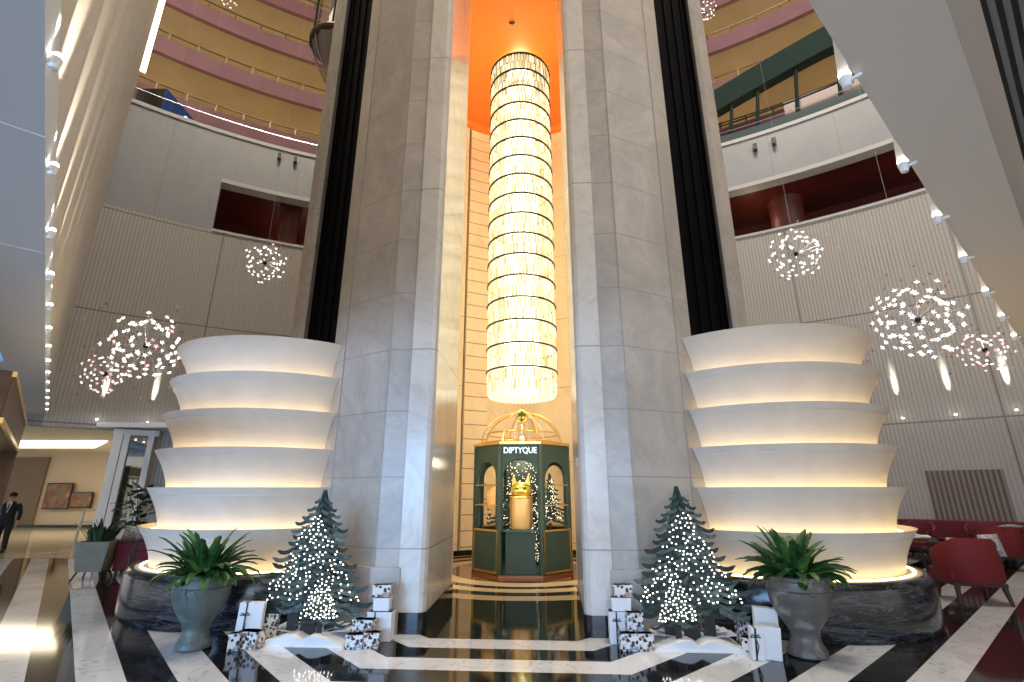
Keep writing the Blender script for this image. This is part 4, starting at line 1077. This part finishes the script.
# planter with snake plant
def leafplant(parent, n, L, spread, wv, m, seed, base=0.0, up=75):
    rnd = random.Random(seed); mb = MB()
    for i in range(n):
        a = rnd.uniform(0, 2*PI); inc = rnd.random(); d = Vector((math.cos(a), math.sin(a), 0)); sd = Vector((-math.sin(a), math.cos(a), 0))
        p = d*rnd.uniform(0, spread); p.z = base; e = R(up-30*inc); LL = L*rnd.uniform(.7, 1.1); st = LL/6; vs = []
        for j in range(7):
            u = j/6; ww = wv*math.sin(PI*min(.97, u*.85+.15))
            vs += [p-sd*ww, p-d*.006, p+sd*ww, p+d*.006]; p = p+(d*math.cos(e)+Vector((0, 0, 1))*math.sin(e))*st; e -= R(4)
        fs = []
        for j in range(6):
            for q_ in range(4): fs.append((j*4+q_, j*4+(q_+1) % 4, j*4+4+(q_+1) % 4, j*4+4+q_))
        mb.add(vs, fs)
    return mb
q = at(82, 581, z=0)
t = thing('square_planter', 'grey-green tapered square planter on dark legs beside the pictures corridor', 'planter', (q.x, q.y+.2, 0), R(20))
mb = MB(); 
a_, b_ = .22, .29
vs = [(-a_, -a_, .16), (a_, -a_, .16), (a_, a_, .16), (-a_, a_, .16), (-b_, -b_, .72), (b_, -b_, .72), (b_, b_, .72), (-b_, b_, .72), (-b_+.04, -b_+.04, .72), (b_-.04, -b_+.04, .72), (b_-.04, b_-.04, .72), (-b_+.04, b_-.04, .72), (-b_+.05, -b_+.05, .64), (b_-.05, -b_+.05, .64), (b_-.05, b_-.05, .64), (-b_+.05, b_-.05, .64)]
mb.add(vs, [(0, 1, 5, 4), (1, 2, 6, 5), (2, 3, 7, 6), (3, 0, 4, 7), (3, 2, 1, 0), (4, 5, 9, 8), (5, 6, 10, 9), (6, 7, 11, 10), (7, 4, 8, 11), (8, 9, 13, 12), (9, 10, 14, 13), (10, 11, 15, 14), (11, 8, 12, 15), (12, 13, 14, 15)]); mb.build('tub', M['planter'], t)
for sx in (-1, 1):
    for sy in (-1, 1): mb = MB(); mb.tube([(sx*.18, sy*.18, .18), (sx*.25, sy*.25, 0)], .018, 6); mb.build('leg', M['wood_dark'], t)
f = thing('snake_plant', 'upright dark leafy plant growing in the grey-green square planter', 'plant', (q.x, q.y+.2, .64))
leafplant(f, 34, .50, .20, .06, None, 5, up=88).build('leaves', M['leaf_dark'], f)
# tall leafy plant behind the chair
q = at(128, 560, z=0)
t = thing('fiddle_leaf_plant', 'tall dark leafy pot plant behind the wooden armchair', 'plant', (q.x, q.y, 0))
mb = MB(); mb.lathe([(0, 0), (.18, 0), (.24, .35), (.25, .40), (.22, .40), (.2, .34), (0, .34)], n=20); mb.build('pot', M['planter'], t)
mb = MB(); rnd = random.Random(8)
for k in range(4): mb.tube([(0, 0, .3), (rnd.uniform(-.1, .1), rnd.uniform(-.1, .1), 1.0), (rnd.uniform(-.3, .3), rnd.uniform(-.3, .3), 1.65)], .014, 5)
mb.build('stem', M['wood_dark'], t)
mb = MB()
for k in range(120):
    z = rnd.uniform(.75, 1.85); a = rnd.uniform(0, 2*PI); r_ = rnd.uniform(.05, .42)*(1.1-abs(z-1.3)*.6)
    c = Vector((r_*math.cos(a), r_*math.sin(a), z)); d = Vector((math.cos(a), math.sin(a), rnd.uniform(-.5, .6))).normalized(); s_ = d.cross(Vector((0, 0, 1))).normalized()
    L = .26; wv = .085; up = s_.cross(d)
    vs = [c, c+d*L*.35+s_*wv, c+d*L*.35-s_*wv, c+d*L*.75+s_*wv*.8, c+d*L*.75-s_*wv*.8, c+d*L, c+d*L*.5+up*.012]
    mb.add(vs, [(0, 1, 6), (1, 3, 6), (3, 5, 6), (5, 4, 6), (4, 2, 6), (2, 0, 6)])
mb.build('leaves', M['leaf_dark'], t)

# ------------------------------------------------------------------ chairs and tables
def tub_chair(loc, rz, label, group=None, fab='red_fabric'):
    t = thing('tub_armchair', label, 'armchair', loc, rz, group)
    # back wraps round three sides; opens towards +Y
    mb = MB(); n = 22; vs = []; k = 0
    for i in range(n+1):
        a = R(180+ -5)+R(190)*i/n
        x, y = .40*math.cos(a), .36*math.sin(a)
        u = abs(i/n-.5)*2; zt = .93-.20*max(0, u-.35)/.65
        cx, cy = math.cos(a), math.sin(a)
        for rr, zz in ((1.0, .30), (1.06, .34), (1.10, zt-.03), (1.07, zt), (.95, zt), (.90, zt-.04), (.86, .36), (.9, .30)): vs.append((x*rr, y*rr-.02, zz))
    fs = [(i*8+e, i*8+(e+1) % 8, i*8+8+(e+1) % 8, i*8+8+e) for i in range(n) for e in range(8)]+[tuple(range(8)), tuple(n*8+e for e in range(7, -1, -1))]
    mb.add(vs, fs); mb.build('backrest', M[fab], t, smooth=True)
    mb = MB(); mb.prism([(-.34, -.28), (.34, -.28), (.37, .36), (-.37, .36)], .30, .46); mb.build('seat', M[fab], t, bevel=.03)
    mb = MB(); mb.prism([(-.33, -.30), (.33, -.30), (.36, .34), (-.36, .34)], .25, .30); mb.build('seat_frame', M['wood_dark'], t)
    for sx, sy in ((-1, -1), (1, -1), (-1, 1), (1, 1)):
        mb = MB(); mb.tube([(sx*.29, sy*.26, .27), (sx*.32, sy*.31, 0)], [.042, .024], 8); mb.build('leg', M['wood_dark'], t)
    for sx in (-1, 1):
        mb = MB(); mb.tube([(sx*.40, .10, .74), (sx*.41, .28, .72), (sx*.40, .36, .60), (sx*.36, .36, .30)], .022, 8); mb.build('arm_trim', M['wood_dark'], t)
    return t
q = at(988, 605, z=0)
c_ = tub_chair((q.x, q.y+.25, 0), R(-12), 'red tub armchair with silver patterned cushion, closest to the black drum base'); c_.scale = (1.05, 1.05, 1.05)
def cushion(loc, rot, label, m, s=(.38, .14, .26)):
    mb = MB(); n = 8; vs = []; 
    for i in range(n+1):
        for j in range(n+1):
            u, v = i/n*2-1, j/n*2-1; h = (1-abs(u)**2.6)*(1-abs(v)**2.6)
            vs.append((u*s[0]/2, -h*s[1]/2, v*s[2]/2))
    for i in range(n+1):
        for j in range(n+1):
            u, v = i/n*2-1, j/n*2-1; h = (1-abs(u)**2.6)*(1-abs(v)**2.6)
            vs.append((u*s[0]/2, h*s[1]/2, v*s[2]/2))
    m1 = (n+1)**2; fs = []
    for i in range(n):
        for j in range(n):
            a = i*(n+1)+j; fs += [(a, a+1, a+n+2, a+n+1), (m1+a+n+1, m1+a+n+2, m1+a+1, m1+a)]
    for i in range(n):
        for A, B in ((i, i+1), ((n)*(n+1)+i, n*(n+1)+i+1)): fs.append((A, B, m1+B, m1+A))
        A, B = i*(n+1), (i+1)*(n+1); fs.append((A, B, m1+B, m1+A)); A += n; B += n; fs.append((A, B, m1+B, m1+A))
    mb.add(vs, fs); o = mb.build('cushion', m, loc=loc, rot=rot, smooth=True); tag(o, label, 'cushion'); return o
cushion((q.x+.27, q.y-.02, .86), (R(-12), R(-4), R(-12)), 'silver patterned cushion draped on the closest red armchair', M['silver_fabric'], (.28, .20, .34))
q2 = at(1012, 572, z=0)
tub_chair((q2.x+.15, q2.y+.3, 0), R(-18), 'second red tub armchair at the photo edge with a pale cloth on its back')
cushion((q2.x+.2, q2.y-.02, .93), (R(80), 0, 0), 'pale grey cloth on the back of the second red armchair', M['silver_fabric'], (.5, .1, .2))
for (px, py, rz, lab) in ((935, 556, 120, 'wine armchair far back beside the glowing drum tiers'), (962, 553, 160, 'wine armchair far back in front of the slatted grille')):
    q3 = at(px, py+5, z=0); tub_chair((q3.x+(-.15 if px < 950 else .1), q3.y+(.25 if px < 950 else -.9), 0), R(rz), lab, None, 'wine_fabric')
# banquette along the fluted wall
t = thing('banquette', 'long wine-red banquette along the fluted wall behind the armchairs', 'sofa', (0, -2, 0))
mb = MB(); arcwall(mb, WR-.35, .22, R(31), R(62), .35, .94, 30, (0, 0)); mb.build('backrest', M['wine_fabric'], t, bevel=.03)
mb = MB(); arcwall(mb, WR-.95, .62, R(31), R(62), .12, .46, 30, (0, 0)); mb.build('seat', M['wine_fabric'], t, bevel=.03)
# low tables with things on them
def low_table(loc, label, w_, d_, h_, rz=0, cloth=False):
    t = thing('low_table', label, 'table', loc, rz)
    mb = MB(); mb.box((0, 0, h_-.015), (w_, d_, .03)); mb.build('table_top', M['wood_dark'], t, bevel=.005)
    for sx in (-1, 1):
        for sy in (-1, 1): mb = MB(); mb.box((sx*(w_/2-.04), sy*(d_/2-.04), (h_-.03)/2), (.035, .035, h_-.03)); mb.build('leg', M['wood_dark'], t)
    return t
q4 = at(918, 590, z=0)
q4 = at(922, 566, z=0)
low_table((q4.x, q4.y, 0), 'dark low table with folded white linen beside the glowing drum', 1.1, .8, .62, R(-40))
for k, (dx, dy, dz, rr) in enumerate(((-.2, 0, .62, .2), (.15, .1, .62, -.4), (-.1, .05, .66, .6))):
    mb = MB(); mb.box((0, 0, .02), (.42, .28, .035)); mb.box((.03, .02, .045), (.34, .22, .02)); o = mb.build('folded_napkin', M['white'], loc=(q4.x+dx, q4.y+dy, dz), rot=(0, 0, rr), bevel=.01); tag(o, 'folded white linen on the dark low table beside the drum', 'linen', 'folded linens on the dark table')
q5 = at(955, 545, z=.6)
low_table((q5.x, q5.y, 0), 'dark low table with small bowls between the red armchairs', .9, .7, .66, R(-40))
for k in range(5):
    a = k*1.3; mb = MB(); mb.lathe([(0, 0), (.05, 0), (.08, .05), (.085, .07), (.07, .06), (0, .02)], n=14); o = mb.build('small_bowl', [M['white'], M['silver_fabric'], M['wine_fabric']][k % 3], loc=(q5.x+.22*math.cos(a), q5.y+.18*math.sin(a), .66), smooth=True)
    tag(o, 'small bowl on the dark table between the red armchairs', 'bowl', 'bowls on the dark table')
# left seating: wine chest and wooden armchair
q6 = at(112, 578, z=0)
t = thing('wine_sofa', 'low wine-red sofa side with wooden rail behind the grey-green planter', 'sofa', (q6.x+.1, q6.y+.45, 0), R(30))
mb = MB(); mb.box((.2, 0, .40), (1.1, .7, .56)); mb.build('seat', M['wine_fabric'], t, bevel=.03)
mb = MB(); mb.box((.2, .30, .66), (1.2, .12, .30)); mb.build('backrest', M['wine_fabric'], t, bevel=.02)
mb = MB(); mb.box((.2, -.33, .69), (1.15, .05, .04)); mb.build('wooden_rail', M['wood_dark'], t)
for sx in (-1, 1):
    for sy in (-1, 1): mb = MB(); mb.box((.2+sx*.48, sy*.28, .06), (.05, .05, .12)); mb.build('foot', M['wood_dark'], t)
cushion((q6.x-.12, q6.y+.5, .80), (R(-12), R(10), R(25)), 'grey cushion on the wine-red sofa behind the planter', M['silver_fabric'], (.42, .16, .3))
q7 = at(132, 590, z=0)
t = thing('wooden_armchair', 'dark wooden open armchair beside the swirled bluish drum base', 'armchair', (q7.x+.10, q7.y+.15, 0), R(35))
for sx in (-1, 1):
    mb = MB(); mb.tube([(sx*.30, -.28, 0), (sx*.27, -.22, .62)], [.014, .022], 8); mb.build('leg', M['wood_dark'], t)
    mb = MB(); mb.tube([(sx*.30, .30, 0), (sx*.27, .24, .42), (sx*.26, .32, .80)], [.014, .022, .018], 8); mb.build('leg', M['wood_dark'], t)
    mb = MB(); mb.tube([(sx*.28, -.24, .63), (sx*.30, 0, .66), (sx*.27, .28, .68)], .022, 8); mb.build('armrest', M['wood_dark'], t)
mb = MB(); mb.box((0, 0, .40), (.54, .50, .10)); mb.build('seat', M['wine_fabric'], t, bevel=.02)
mb = MB(); mb.tube([(-.27, .32, .80), (0, .36, .83), (.27, .32, .80)], .024, 8); mb.tube([(-.26, .30, .62), (0, .34, .62), (.26, .30, .62)], .014, 8); mb.build('back_rail', M['wood_dark'], t)
# small vase of pink flowers on the sofa rail table
q8 = at(118, 534, z=.95)
t = thing('flower_vase', 'little vase with dark pink flowers beside the grey cushion', 'vase', (q6.x+.55, q6.y+.75, .81))
mb = MB(); mb.lathe([(0, 0), (.05, 0), (.07, .06), (.04, .14), (.05, .17), (.035, .165), (0, .1)], n=14); mb.build('vase', M['white'], t, smooth=True)
rnd = random.Random(3)
for k in range(7):
    p = Vector((rnd.uniform(-.10, .10), rnd.uniform(-.1, .1), rnd.uniform(.22, .34))); mb = MB(); mb.tube([(0, 0, .15), p], .005, 4); mb.ball(p, .035, 8, 6, mi=1); mb.build('flower', [M['leaf'], mat('pink_petal', (.5, .06, .12), .6)], t)

# ------------------------------------------------------------------ man in a dark suit
def skinned(name, verts, edges, radii, m, parent, root=0, sub=2, loc=(0, 0, 0)):
    me = bpy.data.meshes.new(name); me.from_pydata([Vector(v) for v in verts], edges, []); me.materials.append(m)
    o = bpy.data.objects.new(name, me); COL.objects.link(o); o.parent = parent
    sm = o.modifiers.new('skin', 'SKIN'); sm.use_smooth_shade = True
    for i, r_ in enumerate(radii):
        sv = me.skin_vertices[0].data[i]; rr = r_ if hasattr(r_, '__len__') else (r_, r_); sv.radius = rr; sv.use_root = (i == root)
    s2 = o.modifiers.new('sub', 'SUBSURF'); s2.levels = sub; s2.render_levels = sub
    return o
mp = cw(-14.75, 15.2)
man = thing('person', 'man in a black suit and white shirt walking near the bronze portal', 'person', (mp.x, mp.y, 0), R(32)); man.scale = (.97, .97, .96)
# x: across, y: depth (faces -y), z: up
V = [(0, 0, .92), (0, 0, 1.12), (0, -.01, 1.36), (0, -.01, 1.47), (0, -.015, 1.545), (0, -.02, 1.63),      # 0-5 spine, head
     (.10, 0, .88), (.11, -.04, .48), (.12, .02, .09), (.13, -.11, .045),                                   # 6-9 leg
     (-.10, 0, .88), (-.11, .05, .50), (-.13, .14, .12), (-.14, .04, .05),                                  # 10-13 leg
     (.19, 0, 1.38), (.26, .03, 1.12), (.27, -.05, .88), (.27, -.07, .80),                                  # 14-17 arm
     (-.19, 0, 1.38), (-.26, .03, 1.12), (-.26, .00, .87), (-.26, -.01, .79)]
E = [(0, 1), (1, 2), (2, 3), (3, 4), (4, 5), (0, 6), (6, 7), (7, 8), (8, 9), (0, 10), (10, 11), (11, 12), (12, 13), (2, 14), (14, 15), (15, 16), (16, 17), (2, 18), (18, 19), (19, 20), (20, 21)]
Rr = [(.12, .08), (.11, .08), (.12, .07), (.05, .05), (.078, .09), (.075, .088), .085, .055, .04, .03, .085, .055, .04, .03, .04, .036, .03, .028, .04, .036, .03, .028]
# fingers grown from each hand
def fingers(idx, sx):
    bx, by, bz = V[idx]
    for k, (dy, L) in enumerate(((-.027, .060), (-.009, .068), (.009, .064), (.026, .052))):
        i0 = len(V); V.append((bx, by+dy, bz-.045)); V.append((bx-sx*.006, by+dy, bz-.045-L*.5)); V.append((bx-sx*.016, by+dy, bz-.045-L))
        E.extend([(idx, i0), (i0, i0+1), (i0+1, i0+2)]); Rr.extend([.010, .009, .008])
    i0 = len(V); V.append((bx-sx*.01, by-.035, bz-.01)); V.append((bx-sx*.015, by-.050, bz-.05)); E.extend([(idx, i0), (i0, i0+1)]); Rr.extend([.011, .009])
fingers(17, 1); fingers(21, -1)
skinned('body', V, E, Rr, M['skin'], man)
def loft(mb, rings, n=14):
    """rings: (x, y, z, rx, ry)"""
    vs = [(x+rx*math.cos(2*PI*k/n), y+ry*math.sin(2*PI*k/n), z) for x, y, z, rx, ry in rings for k in range(n)]
    fs = [(i*n+k, i*n+(k+1) % n, (i+1)*n+(k+1) % n, (i+1)*n+k) for i in range(len(rings)-1) for k in range(n)]
    return mb.add(vs, fs+[tuple(range(n-1, -1, -1)), tuple((len(rings)-1)*n+k for k in range(n))])
mb = MB(); loft(mb, [(0, 0, .76, .195, .135), (0, 0, .90, .19, .135), (0, 0, 1.08, .165, .12), (0, 0, 1.24, .195, .13), (0, 0, 1.36, .205, .115), (0, 0, 1.42, .15, .09), (0, .01, 1.47, .07, .065)])
for sx, y1, y2 in ((1, .03, -.04), (-1, .03, .0)): mb.tube([(sx*.17, 0, 1.385), (sx*.215, .01, 1.30), (sx*.265, y1, 1.12), (sx*.275, y2, .90)], [.062, .068, .055, .042], 10)
mb.build('jacket', M['suit'], man, smooth=True)
mb = MB(); mb.tube([(.09, 0, .90), (.10, -.01, .80), (.11, -.04, .48), (.12, .0, .07)], [.10, .098, .072, .060], 12); mb.tube([(-.09, 0, .90), (-.10, 0, .80), (-.11, .05, .50), (-.13, .12, .09)], [.10, .098, .072, .060], 12)
mb.build('trousers', M['suit'], man, smooth=True)
for sx, p in ((1, (.12, -.04, .0)), (-1, (-.135, .10, .0))):
    mb = MB(); mb.ball((p[0], p[1]-.02, .05), .06, 12, 8, (.85, 2.3, .85)); mb.build('shoe', M['black'], man, smooth=True)
mb = MB(); mb.ball((0, .018, 1.650), .100, 16, 10, (.93, 1.04, .95)); hair = mb.build('hair', M['hair'], man, smooth=True)
for v in hair.data.vertices:
    if v.co.y < -.01 and v.co.z < 1.655: v.co.z = 1.655+.1*(v.co.z-1.655)
    elif v.co.z < 1.57: v.co.z = 1.57
mb = MB(); mb.add([(-.065, -.110, 1.43), (.065, -.110, 1.43), (.0, -.150, 1.12), (0, -.06, 1.49)], [(0, 2, 1), (0, 1, 3)]); mb.add([(-.065, -.10, 1.43), (.065, -.10, 1.43), (0, -.14, 1.12)], [(0, 1, 2)]); mb.build('shirt_front', M['shirt'], man)
mb = MB(); mb.box((0, -.142, 1.30), (.028, .012, .20), 0, -.1); mb.build('tie', M['black'], man)
mb = MB()
for sx in (-1, 1): mb.ball((sx*.032, -.103, 1.595), .010, 8, 6)
mb.build('eyes', M['black'], man)
mb = MB(); mb.add([(-.012, -.105, 1.57), (.012, -.105, 1.57), (0, -.128, 1.565), (0, -.108, 1.60)], [(0, 1, 2), (0, 2, 3), (1, 3, 2)]); mb.build('nose', M['skin'], man)
mb = MB(); mb.box((0, -.103, 1.545), (.036, .008, .006)); mb.build('mouth', M['wine_fabric'], man)
for sx in (-1, 1):
    mb = MB(); mb.ball((sx*.088, 0, 1.585), .024, 8, 6, (.4, .7, 1.1)); mb.build('ear', M['skin'], man)

# ------------------------------------------------------------------ trees inside the kiosk
def mini_tree(loc, s, rz, label, lights):
    t = thing('miniature_lit_fir', label, 'christmas tree', loc, rz)
    mats = [M['tree_a'], M['tree_b'], M['tree_c']]
    mb = MB(); fir_layer(mb, 1.0*s, .36*s, 0, 11, 0, 31, th=.01); mb.build('cutout', mats, t)
    mb = MB(); mb.box((0, .02, .0), (.05, .03, .12)); mb.build('trunk', M['trunk'], t)
    rnd = random.Random(int(s*100)+lights)
    for i in range(lights):
        v = rnd.random()**1.3; x = rnd.uniform(-1, 1)*(.24*(1-v)+.02)*s; o = obj('fairy_light', BULBW, t, loc=(x, -.04, (.14+.75*v)*s))
mini_tree((-.52, 11.60, .96), 1.05, R(-30), 'small lit fir cut-out in the kiosk window with the fan lantern', 85)
mini_tree((.64, 11.60, .96), 1.12, R(30), 'small lit fir cut-out filling the kiosk window opposite the fan lantern', 99)
t = thing('fairy_light_curtain', 'curtain of tiny lights on green foliage behind the golden cat bottle', 'light curtain', (0, 12.1, .1))
mb = MB(); mb.box((0, .03, 1.15), (.80, .03, 2.3)); mb.build('foliage_board', M['tree_b'], t)
rnd = random.Random(77); pts = [(rnd.uniform(-.38, .38), -.01, rnd.uniform(.05, 2.25)) for i in range(420)]
pts.sort(key=lambda p: abs(p[0]))
for p in pts[-100:]: obj('fairy_light', BULBW, t, loc=p)
mb = MB()
for p in pts[:-100]: mb.ball(p, .0072, 6, 4)
o = mb.build('fairy_lights', M['bulb_warm'], t); o['kind'] = 'stuff'
